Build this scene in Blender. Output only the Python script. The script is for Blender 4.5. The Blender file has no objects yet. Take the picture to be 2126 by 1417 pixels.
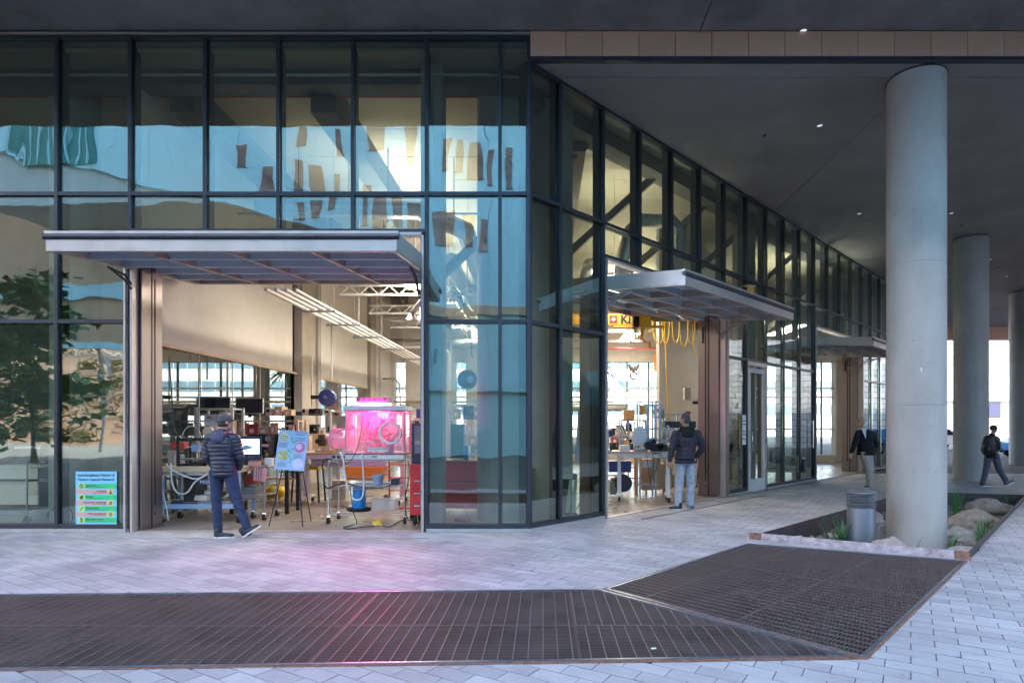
import bpy, bmesh, math, random
from math import radians as R, sin, cos, pi, sqrt, atan2
from mathutils import Vector as V, Matrix, Euler, noise
random.seed(11)
S = bpy.context.scene
COL = S.collection
# ------------------------------------------------------------------ camera
F, CX, HY, EH = 1270.0, 1128.0, 883.0, 1.6
cam = bpy.data.cameras.new('camera'); co = bpy.data.objects.new('camera', cam); COL.objects.link(co)
co.location = (0, 0, EH); co.rotation_euler = (R(90), 0, 0)
cam.sensor_width = 36; cam.lens = 36*F/2126
cam.shift_x = (1063-CX)/2126; cam.shift_y = (HY-708.5)/2126
cam.clip_end = 2000; cam.clip_start = .05
S.camera = co
# ------------------------------------------------------------------ world, sun, exposure
SUN_EL, SUN_AZ = R(38), R(194)        # azimuth of the sun, clockwise from +Y
wd = bpy.data.worlds.new('World'); S.world = wd; wd.use_nodes = True
nt = wd.node_tree; sky = nt.nodes.new('ShaderNodeTexSky'); sky.sky_type = 'NISHITA'; sky.sun_disc = False
sky.sun_elevation = SUN_EL; sky.sun_rotation = SUN_AZ; sky.air_density = .9; sky.dust_density = 2.2; sky.ozone_density = 1.3
bg = nt.nodes['Background']; nt.links.new(sky.outputs[0], bg.inputs[0]); bg.inputs[1].default_value = .15
sd = bpy.data.lights.new('sun', 'SUN'); sd.energy = 3.2; sd.angle = R(.5); sd.color = (1, .93, .84)
so = bpy.data.objects.new('sun', sd); COL.objects.link(so)
sv = V((sin(SUN_AZ)*cos(SUN_EL), cos(SUN_AZ)*cos(SUN_EL), sin(SUN_EL)))
so.rotation_euler = (-sv).to_track_quat('-Z', 'Y').to_euler(); so.location = sv*60
S.view_settings.view_transform = 'Standard'; S.view_settings.look = 'None'
S.view_settings.exposure = 2.9; S.view_settings.gamma = 1; S.view_settings.use_curve_mapping = False
cy = S.cycles
cy.max_bounces = 8; cy.diffuse_bounces = 4; cy.glossy_bounces = 4; cy.transmission_bounces = 6; cy.transparent_max_bounces = 28
cy.use_denoising = True; cy.sample_clamp_indirect = 6; cy.caustics_reflective = False; cy.caustics_refractive = False
cy.use_adaptive_sampling = True; cy.adaptive_threshold = .02

def G(px, py, z=0.0):
    Y = F*(EH-z)/(py-HY); return V(((px-CX)/F*Y, Y, z))
def W(px, py, Y): return V(((px-CX)/F*Y, Y, EH-(py-HY)/F*Y))
def XX(px, Y): return (px-CX)/F*Y
def ZZ(py, Y): return EH-(py-HY)/F*Y
# ------------------------------------------------------------------ materials
MATS = {}
def mat(name, col, rough=.6, metal=0., var=0., scale=3., bump=0., bscale=40., spec=.5, emit=None, es=0., coat=0., stretch=None, rvar=0., per_obj=0., col2=None, detail=5):
    m = bpy.data.materials.new(name); m.use_nodes = True; MATS[name] = m
    n = m.node_tree.nodes; l = m.node_tree.links; b = n['Principled BSDF']
    c = (*col, 1)
    b.inputs['Base Color'].default_value = c; b.inputs['Roughness'].default_value = rough; b.inputs['Metallic'].default_value = metal
    b.inputs['Specular IOR Level'].default_value = spec; b.inputs['Coat Weight'].default_value = coat
    if emit: b.inputs['Emission Color'].default_value = (*emit, 1); b.inputs['Emission Strength'].default_value = es
    if var or bump or rvar or per_obj:
        tc = n.new('ShaderNodeTexCoord'); mp = n.new('ShaderNodeMapping'); l.new(tc.outputs['Object'] if stretch != 'world' else n.new('ShaderNodeNewGeometry').outputs['Position'], mp.inputs[0])
        if stretch and stretch != 'world': mp.inputs['Scale'].default_value = stretch
    last = None
    if var or rvar:
        t = n.new('ShaderNodeTexNoise'); t.inputs['Scale'].default_value = scale; t.inputs['Detail'].default_value = detail; t.inputs['Roughness'].default_value = .62
        l.new(mp.outputs[0], t.inputs[0])
    if var:
        r = n.new('ShaderNodeValToRGB'); e = r.color_ramp.elements
        c2 = col2 or tuple(x*(1-var) for x in col)
        e[0].position = .32; e[0].color = (*c2, 1); e[1].position = .68; e[1].color = (*[min(1, x*(1+var*.6)) for x in col], 1)
        l.new(t.outputs[0], r.inputs[0]); last = r.outputs[0]
    if per_obj:
        oi = n.new('ShaderNodeObjectInfo'); ge = n.new('ShaderNodeNewGeometry'); ad = n.new('ShaderNodeMath'); ad.operation = 'ADD'
        l.new(oi.outputs['Random'], ad.inputs[0]); l.new(ge.outputs['Random Per Island'], ad.inputs[1])
        fr = n.new('ShaderNodeMath'); fr.operation = 'FRACT'; l.new(ad.outputs[0], fr.inputs[0])
        mr = n.new('ShaderNodeMapRange'); mr.inputs[3].default_value = 1-per_obj; mr.inputs[4].default_value = 1+per_obj*.7; l.new(fr.outputs[0], mr.inputs[0])
        mx = n.new('ShaderNodeVectorMath'); mx.operation = 'SCALE'
        if last: l.new(last, mx.inputs[0])
        else: mx.inputs[0].default_value = col
        l.new(mr.outputs[0], mx.inputs['Scale']); last = mx.outputs[0]
    if last: l.new(last, b.inputs['Base Color'])
    if rvar:
        mr2 = n.new('ShaderNodeMapRange'); mr2.inputs[1].default_value = .3; mr2.inputs[2].default_value = .7
        mr2.inputs[3].default_value = max(.02, rough-rvar); mr2.inputs[4].default_value = min(1, rough+rvar); l.new(t.outputs[0], mr2.inputs[0]); l.new(mr2.outputs[0], b.inputs['Roughness'])
    if bump:
        t2 = n.new('ShaderNodeTexNoise'); t2.inputs['Scale'].default_value = bscale; t2.inputs['Detail'].default_value = 4; l.new(mp.outputs[0], t2.inputs[0])
        bp = n.new('ShaderNodeBump'); bp.inputs['Strength'].default_value = bump; bp.inputs['Distance'].default_value = .01
        l.new(t2.outputs[0], bp.inputs['Height']); l.new(bp.outputs[0], b.inputs['Normal'])
    return m
def glass(name, tint, base=.1, k=.85, wave=.0, wscale=1.3, diff=0., dcol=(1, 1, 1), rough=0.0, gcol=(1, 1, 1)):
    m = bpy.data.materials.new(name); m.use_nodes = True; MATS[name] = m
    n = m.node_tree.nodes; l = m.node_tree.links
    for x in list(n): n.remove(x)
    o = n.new('ShaderNodeOutputMaterial'); tr = n.new('ShaderNodeBsdfTransparent'); tr.inputs[0].default_value = (*tint, 1)
    g = n.new('ShaderNodeBsdfGlossy'); g.inputs['Roughness'].default_value = rough; g.inputs['Color'].default_value = (*gcol, 1)
    lw = n.new('ShaderNodeLayerWeight'); lw.inputs[0].default_value = .5
    pw = n.new('ShaderNodeMath'); pw.operation = 'POWER'; pw.inputs[1].default_value = 4; l.new(lw.outputs['Facing'], pw.inputs[0])
    ma = n.new('ShaderNodeMath'); ma.operation = 'MULTIPLY_ADD'; ma.inputs[1].default_value = k; ma.inputs[2].default_value = base; ma.use_clamp = True; l.new(pw.outputs[0], ma.inputs[0])
    mx = n.new('ShaderNodeMixShader'); l.new(ma.outputs[0], mx.inputs[0]); l.new(tr.outputs[0], mx.inputs[1]); l.new(g.outputs[0], mx.inputs[2])
    out = mx.outputs[0]
    if wave:
        tc = n.new('ShaderNodeTexCoord'); oi = n.new('ShaderNodeObjectInfo')
        av = n.new('ShaderNodeVectorMath'); av.operation = 'MULTIPLY_ADD'; l.new(oi.outputs['Random'], av.inputs[0]); av.inputs[1].default_value = (37, 11, 23); l.new(tc.outputs['Object'], av.inputs[2])
        mp = n.new('ShaderNodeMapping'); mp.inputs['Scale'].default_value = (1, 1, .55); l.new(av.outputs[0], mp.inputs[0])
        t = n.new('ShaderNodeTexNoise'); t.inputs['Scale'].default_value = wscale; t.inputs['Detail'].default_value = 1.2; l.new(mp.outputs[0], t.inputs[0])
        bp = n.new('ShaderNodeBump'); bp.inputs['Strength'].default_value = 1; bp.inputs['Distance'].default_value = wave
        l.new(t.outputs[0], bp.inputs['Height']); l.new(bp.outputs[0], g.inputs['Normal'])
    if diff:
        d = n.new('ShaderNodeBsdfTranslucent'); d.inputs[0].default_value = (*dcol, 1); d2 = n.new('ShaderNodeBsdfDiffuse'); d2.inputs[0].default_value = (*dcol, 1)
        a = n.new('ShaderNodeMixShader'); l.new(d.outputs[0], a.inputs[1]); l.new(d2.outputs[0], a.inputs[2])
        b2 = n.new('ShaderNodeMixShader'); b2.inputs[0].default_value = diff; l.new(out, b2.inputs[1]); l.new(a.outputs[0], b2.inputs[2]); out = b2.outputs[0]
    l.new(out, o.inputs[0]); return m

M = MATS
mat('paver', (.41, .39, .405), .72, stretch='world', var=.22, scale=1.1, bump=.35, bscale=170, per_obj=.16, rvar=.1)
def stains(m, amt, scale, lo, hi):
    n = m.node_tree.nodes; l = m.node_tree.links; b = n['Principled BSDF']; src = b.inputs['Base Color'].links[0].from_socket
    g = n.new('ShaderNodeNewGeometry'); t = n.new('ShaderNodeTexNoise'); t.inputs['Scale'].default_value = scale; t.inputs['Detail'].default_value = 6; t.inputs['Roughness'].default_value = .7; l.new(g.outputs['Position'], t.inputs[0])
    mr = n.new('ShaderNodeMapRange'); mr.inputs[1].default_value = lo; mr.inputs[2].default_value = hi; mr.inputs[3].default_value = 1-amt; mr.inputs[4].default_value = 1; l.new(t.outputs[0], mr.inputs[0])
    v = n.new('ShaderNodeVectorMath'); v.operation = 'SCALE'; l.new(src, v.inputs[0]); l.new(mr.outputs[0], v.inputs['Scale']); l.new(v.outputs[0], b.inputs['Base Color'])
stains(M['paver'], .13, .45, .38, .52); stains(M['paver'], .4, 9, .30, .36)
mat('bedding', (.10, .095, .09), .95, var=.3, scale=9)
mat('asphalt', (.085, .08, .078), .9, var=.2, scale=.6, bump=.3, bscale=60)
mat('concrete', (.43, .41, .39), .62, var=.15, scale=1.9, bump=.5, bscale=30, stretch=(1, 1, .35), rvar=.12)
mat('concrete_in', (.42, .38, .33), .7, var=.18, scale=1.4, bump=.2, bscale=26)
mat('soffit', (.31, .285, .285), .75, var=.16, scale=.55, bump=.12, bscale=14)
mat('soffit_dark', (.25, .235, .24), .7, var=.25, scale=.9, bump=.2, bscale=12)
mat('tan_tile', (.66, .38, .27), .5, var=.1, scale=1.4, rvar=.08, per_obj=.07)
mat('dark_reveal', (.03, .03, .035), .6)
mat('frame_dark', (.055, .06, .075), .38, metal=.5, var=.15, scale=6)
mat('frame_light', (.42, .41, .42), .42, metal=.35, var=.12, scale=7)
mat('fin', (.03, .03, .028), .5, metal=.2)
mat('door_skin', (.27, .23, .22), .34, metal=.75, var=.1, scale=1.6, rvar=.08, stretch=(1, 1, .2))
mat('alu', (.52, .475, .46), .38, metal=.55, var=.07, scale=4, rvar=.08)
mat('alu_warm', (.46, .40, .385), .42, metal=.45, var=.08, scale=4)
mat('steel', (.5, .5, .5), .28, metal=.95, var=.1, scale=8)
mat('chrome', (.75, .75, .76), .16, metal=1.)
mat('galv', (.46, .48, .50), .34, metal=.85, var=.2, scale=14)
mat('duct', (.55, .55, .55), .3, metal=.9, var=.12, scale=6, bump=.5, bscale=9)
mat('black', (.018, .018, .02), .5, var=.2, scale=8)
mat('black_gloss', (.012, .012, .014), .14)
mat('rubber', (.02, .02, .022), .8)
mat('white_paint', (.78, .77, .75), .42, var=.04, scale=2)
mat('white_wall', (.68, .665, .635), .75, var=.05, scale=.8, bump=.05, bscale=30)
mat('ceil', (.47, .405, .30), .85, var=.12, scale=.7, bump=.15, bscale=12)
mat('beam', (.13, .115, .10), .8, var=.2, scale=1.4)
mat('floor_in', (.29, .24, .20), .33, var=.22, scale=1.2, rvar=.12, bump=.05, bscale=20)
mat('wood', (.50, .31, .16), .5, var=.22, scale=5, stretch=(.3, 3, 3), bump=.1)
mat('wood_pale', (.62, .46, .30), .5, var=.15, scale=5, stretch=(.3, 3, 3))
mat('cardboard', (.42, .25, .13), .8, var=.12, scale=4, bump=.15, bscale=20)
mat('cardboard_pale', (.55, .40, .27), .8, var=.12, scale=4)
mat('red', (.55, .03, .035), .35, var=.06, scale=3, coat=.3)
mat('red_dull', (.32, .05, .05), .55, var=.1)
mat('yellow', (.80, .50, .02), .4, var=.06, scale=5)
mat('orange', (.85, .35, .03), .45)
mat('orange_beam', (.80, .40, .06), .5, var=.08)
mat('blue', (.02, .05, .24), .35, coat=.3)
mat('blue_bright', (.02, .24, .62), .4)
mat('blue_pale', (.28, .40, .58), .5)
mat('navy', (.03, .035, .075), .5)
mat('green_mat', (.02, .10, .05), .6)
mat('cutgreen', (.02, .45, .08), .5, emit=(.05, 1, .2), es=.6)
mat('grey_plastic', (.20, .21, .23), .5)
mat('grey_light', (.52, .52, .52), .5, var=.08)
mat('beige', (.56, .50, .42), .55, var=.06)
mat('pink_plastic', (.75, .35, .38), .5)
mat('copper_panel', (.34, .20, .15), .4, metal=.5, var=.08)
mat('cloth_beige', (.50, .40, .32), .9, var=.2, scale=8, bump=.6, bscale=14)
mat('corten', (.105, .075, .075), .62, metal=.25, var=.45, scale=3.2, bump=.4, bscale=40, col2=(.05, .04, .05), rvar=.12)
mat('corten_curb', (.31, .27, .29), .55, metal=.2, var=.5, scale=9, bump=.5, bscale=60, col2=(.17, .12, .13))
mat('rust', (.20, .095, .06), .8, var=.5, scale=20, bump=.5, col2=(.09, .05, .04))
mat('grate_steel', (.16, .115, .105), .62, metal=.45, var=.3, scale=2.2, rvar=.12, col2=(.11, .08, .075))
mat('grate_bar', (.19, .135, .125), .6, metal=.3, var=.25, scale=6, rvar=.1)
mat('grate_edge', (.22, .29, .38), .36, metal=.8, var=.3, scale=11)
mat('pit', (.012, .011, .011), .95)
mat('bollard', (.15, .16, .185), .42, metal=.4, var=.05, scale=4)
mat('stone', (.34, .27, .23), .85, var=.35, scale=9, bump=.7, bscale=34, col2=(.24, .21, .20))
mat('stone_pale', (.36, .34, .33), .85, var=.3, scale=7, bump=.8, bscale=24)
mat('gravel', (.22, .205, .195), .9, var=.4, scale=26, per_obj=.3)
mat('canopy_sky_blue', (.50, .60, .68), .4, var=.06)  # blue light of the open sky put into the purlin colour
mat('barrier', (.75, .30, .2), .7)
mat('leaf', (.14, .30, .06), .5, var=.4, scale=5, per_obj=.35)
mat('blade', (.05, .19, .05), .45, var=.3, scale=8, per_obj=.3)
mat('bark', (.16, .12, .09), .9, var=.3, scale=14)
mat('bush', (.24, .20, .035), .8, var=.5, scale=3, per_obj=.5)
mat('dry_soil', (.24, .11, .045), .95, var=.3, scale=.4)
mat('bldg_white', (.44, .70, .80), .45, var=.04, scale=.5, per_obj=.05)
mat('bldg_tan', (.62, .36, .23), .8, var=.12, scale=.5)
mat('bldg_teal', (.04, .22, .20), .2)
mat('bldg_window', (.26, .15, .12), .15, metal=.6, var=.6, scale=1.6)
mat('far_white', (.80, .80, .78), .7, var=.04, scale=.2)
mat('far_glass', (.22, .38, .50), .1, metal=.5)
mat('block', (.74, .66, .70), .8, var=.12, scale=4, per_obj=.2, bump=.4, bscale=20)
mat('skin', (.50, .28, .20), .5, var=.1, scale=20)
mat('hair_grey', (.10, .095, .09), .75, var=.4, scale=60, bump=.5, bscale=120)
mat('hair_white', (.42, .39, .36), .8, var=.3, scale=60)
mat('hair_dark', (.03, .022, .018), .7)
mat('puffer', (.022, .025, .05), .38, var=.3, scale=9)
mat('hood', (.06, .06, .12), .7)
mat('denim', (.016, .033, .085), .8, var=.35, scale=16, bump=.5, bscale=60)
mat('denim_pale', (.36, .42, .52), .8, var=.2, scale=14, bump=.5, bscale=50)
mat('shell', (.026, .023, .042), .6, var=.25, scale=9, bump=.3, bscale=16)
mat('knit', (.008, .008, .010), .85, var=.3, scale=20)
mat('khaki', (.42, .37, .32), .8, var=.12, scale=12, bump=.3, bscale=30)
mat('slate', (.085, .095, .125), .8, var=.2, scale=12)
mat('cap', (.085, .095, .095), .85, var=.2, scale=20)
mat('shirt', (.72, .73, .76), .8)
mat('sole', (.75, .74, .72), .6)
mat('shoe', (.02, .022, .035), .6)
mat('shoe_grey', (.15, .16, .17), .7)
mat('screen', (.02, .02, .02), .2, emit=(.42, .78, .80), es=1.1)
mat('paper', (.76, .77, .76), .7)
mat('ink', (.02, .02, .03), .7)
mat('post_blue', (.22, .56, .82), .55)
mat('post_sky', (.36, .54, .80), .55)
mat('post_green', (.03, .55, .20), .55)
mat('post_lime', (.40, .72, .22), .55)
mat('post_rose', (.62, .36, .36), .55)
mat('post_olive', (.55, .60, .22), .55)
mat('post_brown', (.12, .07, .03), .6)
mat('post_cream', (.72, .70, .42), .6)
mat('post_pink', (.75, .15, .40), .6)
mat('lavender', (.62, .62, .80), .6)
mat('led', (1, .2, .5), .4, emit=(1, .05, .42), es=9)
mat('lamp_white', (.9, .9, .9), .4, emit=(1, .82, .58), es=5)
mat('downlight', (.7, .75, .85), .3, emit=(.75, .85, 1), es=.12)  # faint glow put in for daylight mirrored by unlit lenses
mat('plant_red', (.50, .13, .10), .5, var=.3)
mat('amber', (.62, .33, .10), .35, coat=.4)
glass('glass', (.775, .835, .775), .17, .8, wave=.0045, wscale=1.7, gcol=(.88, 1.0, 1.0))
glass('glass_clear', (.90, .94, .93), .03, .8)
glass('glass_dark', (.45, .52, .50), .10, .9)
mat('canopy_panel', (.50, .62, .72), .35, var=.05)  # opaque panel with the blue of the sky put into its colour
glass('acrylic', (.97, .90, .94), .05, .8, diff=.11, dcol=(1, .55, .8))
glass('pink_acrylic', (.97, .8, .9), .06, .8, diff=.42, dcol=(1, .55, .8))
glass('bin_plastic', (.9, .92, .95), .05, .5, diff=.4, dcol=(.85, .87, .9), rough=.2)
# ------------------------------------------------------------------ mesh builder
class MB:
    def __init__(s): s.v = []; s.f = []; s.m = Matrix.Identity(4)
    def add(s, vs, fs):
        k = len(s.v); s.v += [tuple(s.m @ V(p)) for p in vs]; s.f += [tuple(i+k for i in f) for f in fs]; return s
    def box(s, x0, x1, y0, y1, z0, z1):
        return s.add([(x0, y0, z0), (x1, y0, z0), (x1, y1, z0), (x0, y1, z0), (x0, y0, z1), (x1, y0, z1), (x1, y1, z1), (x0, y1, z1)],
                     [(3, 2, 1, 0), (4, 5, 6, 7), (0, 1, 5, 4), (1, 2, 6, 5), (2, 3, 7, 6), (3, 0, 4, 7)])
    def cbox(s, c, sz, rot=None):
        o = s.m
        s.m = o @ Matrix.Translation(V(c)) @ (Euler(rot).to_matrix().to_4x4() if rot else Matrix.Identity(4))
        a, b, d = sz[0]/2, sz[1]/2, sz[2]/2; s.box(-a, a, -b, b, -d, d); s.m = o; return s
    def frame(s, p, q):
        p, q = V(p), V(q); d = (q-p); L = d.length or 1e-6; d = d/L
        up = V((0, 0, 1)) if abs(d.z) < .95 else V((0, 1, 0))
        a = d.cross(up).normalized(); b = a.cross(d).normalized(); return p, q, d, a, b
    def bar(s, p, q, w, h=None):
        h = h or w; p, q, d, a, b = s.frame(p, q); vs = []
        for e in (p, q):
            for i, j in ((-1, -1), (1, -1), (1, 1), (-1, 1)): vs.append(e+a*(i*w/2)+b*(j*h/2))
        return s.add(vs, [(0, 3, 2, 1), (4, 5, 6, 7), (0, 1, 5, 4), (1, 2, 6, 5), (2, 3, 7, 6), (3, 0, 4, 7)])
    def tube(s, p, q, r, r2=None, n=10, cap=True):
        r2 = r if r2 is None else r2; p, q, d, a, b = s.frame(p, q); vs = []; fs = []
        for e, rr in ((p, r), (q, r2)):
            for i in range(n): t = 2*pi*i/n; vs.append(e+a*(rr*cos(t))+b*(rr*sin(t)))
        for i in range(n): j = (i+1) % n; fs.append((i, i+n, j+n, j)[::-1])
        if cap: fs.append(tuple(range(n))[::-1]); fs.append(tuple(range(n, 2*n)))
        return s.add(vs, fs)
    def path(s, pts, r, n=6, closed=False):
        pts = [V(p) for p in pts]; N = len(pts); vs = []; fs = []; a = None
        for i, p in enumerate(pts):
            d = (pts[(i+1) % N if closed else min(i+1, N-1)]-pts[(i-1) % N if closed else max(i-1, 0)])
            if d.length < 1e-9: d = V((0, 0, 1))
            d.normalize()
            if a is None: a = d.orthogonal().normalized()
            a = (a-d*a.dot(d)); a = a.normalized() if a.length > 1e-6 else d.orthogonal().normalized()
            b = d.cross(a)
            rr = r[i] if isinstance(r, (list, tuple)) else r
            for k in range(n): t = 2*pi*k/n; vs.append(p+a*(rr*cos(t))+b*(rr*sin(t)))
        for i in range(N if closed else N-1):
            i2 = (i+1) % N
            for k in range(n): k2 = (k+1) % n; fs.append((i*n+k, i*n+k2, i2*n+k2, i2*n+k))
        if not closed: fs.append(tuple(range(n))[::-1]); fs.append(tuple(range((N-1)*n, N*n)))
        return s.add(vs, fs)
    def lathe(s, prof, c=(0, 0, 0), n=32, sx=1, sy=1):
        vs = []; fs = []; c = V(c); ring = len(prof) >= 4 and prof[0][0] == prof[-1][0] and max(p[0] for p in prof) > prof[0][0]
        if ring and prof[0] != prof[-1]: prof = list(prof)+[prof[0]]
        for r, z in prof:
            for i in range(n): t = 2*pi*i/n; vs.append(c+V((r*sx*cos(t), r*sy*sin(t), z)))
        for j in range(len(prof)-1):
            for i in range(n): k = (i+1) % n; fs.append((j*n+i, j*n+k, (j+1)*n+k, (j+1)*n+i))
        if prof[0][0] > 1e-4 and not ring: fs.append(tuple(range(n))[::-1])
        if not ring and prof[-1][0] > 1e-4: fs.append(tuple(range((len(prof)-1)*n, len(prof)*n)))
        return s.add(vs, fs)
    def ell(s, c, r, n=14, m=9, rot=None):
        if not isinstance(r, (tuple, list)): r = (r, r, r)
        Rm = Euler(rot).to_matrix() if rot else Matrix.Identity(3); c = V(c); vs = [c+Rm @ V((0, 0, -r[2]))]; fs = []
        for j in range(1, m):
            a = -pi/2+pi*j/m
            for i in range(n): t = 2*pi*i/n; vs.append(c+Rm @ V((r[0]*cos(a)*cos(t), r[1]*cos(a)*sin(t), r[2]*sin(a))))
        vs.append(c+Rm @ V((0, 0, r[2])))
        for i in range(n):
            k = (i+1) % n; fs.append((0, 1+k, 1+i))
            for j in range(m-2): fs.append((1+j*n+i, 1+j*n+k, 1+(j+1)*n+k, 1+(j+1)*n+i))
            fs.append((1+(m-2)*n+i, 1+(m-2)*n+k, len(vs)-1))
        return s.add(vs, fs)
    def cap(s, p, q, r, r2, n=12):   # capsule
        s.tube(p, q, r, r2, n); s.ell(p, r*.999, n, 8); return s.ell(q, r2*.999, n, 8)
    def prism(s, pts, z0, z1):
        n = len(pts); vs = [(p[0], p[1], z0) for p in pts]+[(p[0], p[1], z1) for p in pts]
        fs = [tuple(range(n))[::-1], tuple(range(n, 2*n))]+[(i, (i+1) % n, (i+1) % n+n, i+n) for i in range(n)]
        return s.add(vs, fs)
    def build(s, name, mt, parent=None, smooth=False, loc=None, rz=0, bevel=0, kind=None, auto=None):
        me = bpy.data.meshes.new(name); me.from_pydata(s.v, [], s.f); me.materials.append(M[mt] if isinstance(mt, str) else mt)
        if smooth:
            for p in me.polygons: p.use_smooth = True
            if auto is not None: me.set_sharp_from_angle(angle=R(auto))
        me.update(); return link(name, me, parent, loc, rz, bevel, kind)
def link(name, me, parent=None, loc=None, rz=0, bevel=0, kind=None):
    o = bpy.data.objects.new(name, me); COL.objects.link(o)
    if parent is not None: o.parent = parent
    if loc is not None: o.location = loc
    if rz: o.rotation_euler.z = rz
    if bevel:
        b = o.modifiers.new('bevel', 'BEVEL'); b.width = bevel; b.segments = 2; b.limit_method = 'ANGLE'; b.angle_limit = R(40)
    if kind: o['kind'] = kind
    return o
def tag(o, label, cat, group=None):
    o['label'] = label; o['category'] = cat
    if group: o['group'] = group
    return o
def thing(name, label, cat, loc=(0, 0, 0), rz=0, group=None):
    o = bpy.data.objects.new(name, None); COL.objects.link(o); o.location = loc; o.rotation_euler.z = rz; o.empty_display_size = .1
    return tag(o, label, cat, group)
def struct(name, mb, mt, **k):
    return mb.build(name, mt, kind='structure', **k)
def dup(root, loc, rz=None, label=None, group=None):
    r = root.copy(); COL.objects.link(r); r.location = loc
    if rz is not None: r.rotation_euler.z = rz
    if label: r['label'] = label
    if group: r['group'] = group
    for ch in list(root.children):
        c = ch.copy(); COL.objects.link(c); c.parent = r
        for g in ch.children:
            d = g.copy(); COL.objects.link(d); d.parent = c
    return r
def text(s, size, mt, parent, loc, rot=(R(90), 0, 0), ext=.001, align='CENTER', name='lettering', bold=0, sx=1):
    cu = bpy.data.curves.new(name, 'FONT'); cu.body = s; cu.size = size; cu.extrude = ext; cu.align_x = align; cu.align_y = 'CENTER'; cu.offset = bold
    cu.resolution_u = 2
    t_ = bpy.data.objects.new(name, cu); COL.objects.link(t_); bpy.context.view_layer.update()
    me = bpy.data.meshes.new_from_object(t_.evaluated_get(bpy.context.evaluated_depsgraph_get())); bpy.data.objects.remove(t_); me.materials.clear(); me.materials.append(M[mt])
    o = bpy.data.objects.new(name, me); COL.objects.link(o); o.parent = parent; o.location = loc; o.rotation_euler = rot; o.scale = (sx, 1, 1); return o
# convex clipping helpers (2D)
def clip(poly, a, b, keep_left=True):
    out = []; n = len(poly); sg = 1 if keep_left else -1
    def sd_(p): return sg*((b[0]-a[0])*(p[1]-a[1])-(b[1]-a[1])*(p[0]-a[0]))
    for i in range(n):
        p, q = poly[i], poly[(i+1) % n]; dp, dq = sd_(p), sd_(q)
        if dp >= 0: out.append(p)
        if (dp > 0 > dq) or (dp < 0 < dq):
            t = dp/(dp-dq); out.append((p[0]+(q[0]-p[0])*t, p[1]+(q[1]-p[1])*t))
    return out
def area(p): return .5*sum(p[i][0]*p[(i+1) % len(p)][1]-p[(i+1) % len(p)][0]*p[i][1] for i in range(len(p))) if len(p) > 2 else 0
def subtract(polys, hole):     # hole counter-clockwise convex
    res = []
    for P in polys:
        cur = P
        for i in range(len(hole)):
            a, b = hole[i], hole[(i+1) % len(hole)]
            if len(cur) < 3: break
            o = clip(cur, a, b, False)
            if area(o) > 2e-4: res.append(o)
            cur = clip(cur, a, b, True)
    return res
def ccw(p): return p if area(p) > 0 else p[::-1]
def inter(P, hole):
    for i in range(len(hole)):
        P = clip(P, hole[i], hole[(i+1) % len(hole)], True)
        if len(P) < 3: return []
    return P
def g2(px, py): p = G(px, py); return (p.x, p.y)
# ================================================================== LARGE STRUCTURE
FC = V((-.218, 9.24, 0)); SR = atan2(.7277, .6859); SU = V((cos(SR), sin(SR), 0)); SN = V((-sin(SR), cos(SR), 0))
def SP(s, t, z=0): return FC+SU*s+SN*t+V((0, 0, z))      # along the side facade, inward, up
SEND = 24.0
ZA, ZB = 7.53, 7.09
end = SP(SEND, 0)
INT = ccw([(-16, 9.22), (FC.x, 9.22), (end.x, end.y), (end.x, 27), (-16, 27)])
gD, gC_, gB, gA = g2(1249, 1222), g2(1802, 1368), g2(2010, 1163.5), g2(1552, 1127)
GR2 = ccw([gD, gC_, gB, gA])
GR1 = ccw([(-8.2, 3.80), (-3.6, 3.985), gC_, gD, (-8.2, 5.72)])
plA, plB, plBL, plBR = g2(1549, 1116), g2(2012, 1160), g2(1890, 1020), g2(2137, 1028)
PL = ccw([plA, plB, plBR, plBL])
# ground sheet
gp = subtract([[(-500, -500), (500, -500), (500, 600), (-500, 600)]], PL); gp = subtract(gp, GR2); gp = subtract(gp, GR1)
mb = MB()
for p in gp:
    k = len(mb.v); mb.v += [(x, y, -.014) for x, y in p]; mb.f.append(tuple(range(k, k+len(p))))
struct('ground', mb, 'asphalt')
def pit(name, P, z, mt):
    m = MB(); n = len(P); c = ccw(P); m.v = [(x, y, -.015) for x, y in c]+[(x, y, z) for x, y in c]
    m.f = [tuple(range(n, 2*n))]+[(i, i+n, (i+1) % n+n, (i+1) % n) for i in range(n)]
    return struct(name, m, mt)
pit('grate_pit', GR2, -.5, 'pit'); pit('grate_pit', GR1, -.5, 'pit')
pit('planter_bed', PL, -.42, 'bedding')
# pavers (running bond, .30 x .15 m, turned 31 degrees)
pv = []; PA = R(-31); pu = (cos(PA), sin(PA)); pw = (-sin(PA), cos(PA)); J = .0035
def addpave(i, j):
    x0, y0 = i*.3+(.15 if j % 2 else 0), j*.15
    q = [(x0+J, y0+J), (x0+.3-J, y0+J), (x0+.3-J, y0+.15-J), (x0+J, y0+.15-J)]
    q = [(a*pu[0]+b*pw[0], a*pu[1]+b*pw[1]) for a, b in q]
    cx_, cy_ = sum(a for a, b in q)/4, sum(b for a, b in q)/4
    if cy_ < 3.2 or cy_ > 20.5: return
    if abs(cx_) > 30: return
    px = CX+F*cx_/cy_
    if px < -700 or px > 2126+700: return
    ps = [q]
    for h in (INT, GR1, GR2, PL):
        ps = subtract(ps, h)
    for p in ps:
        if area(p) > .002: pv.append((cy_*cy_ if -40 < px < 2166 and cy_ > 3.7 else 1e6+cy_, p))
for j in range(-120, 260):
    for i in range(-110, 110): addpave(i, j)
pv.sort(key=lambda t: t[0])
TINT = {}
bed = MB()
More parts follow.
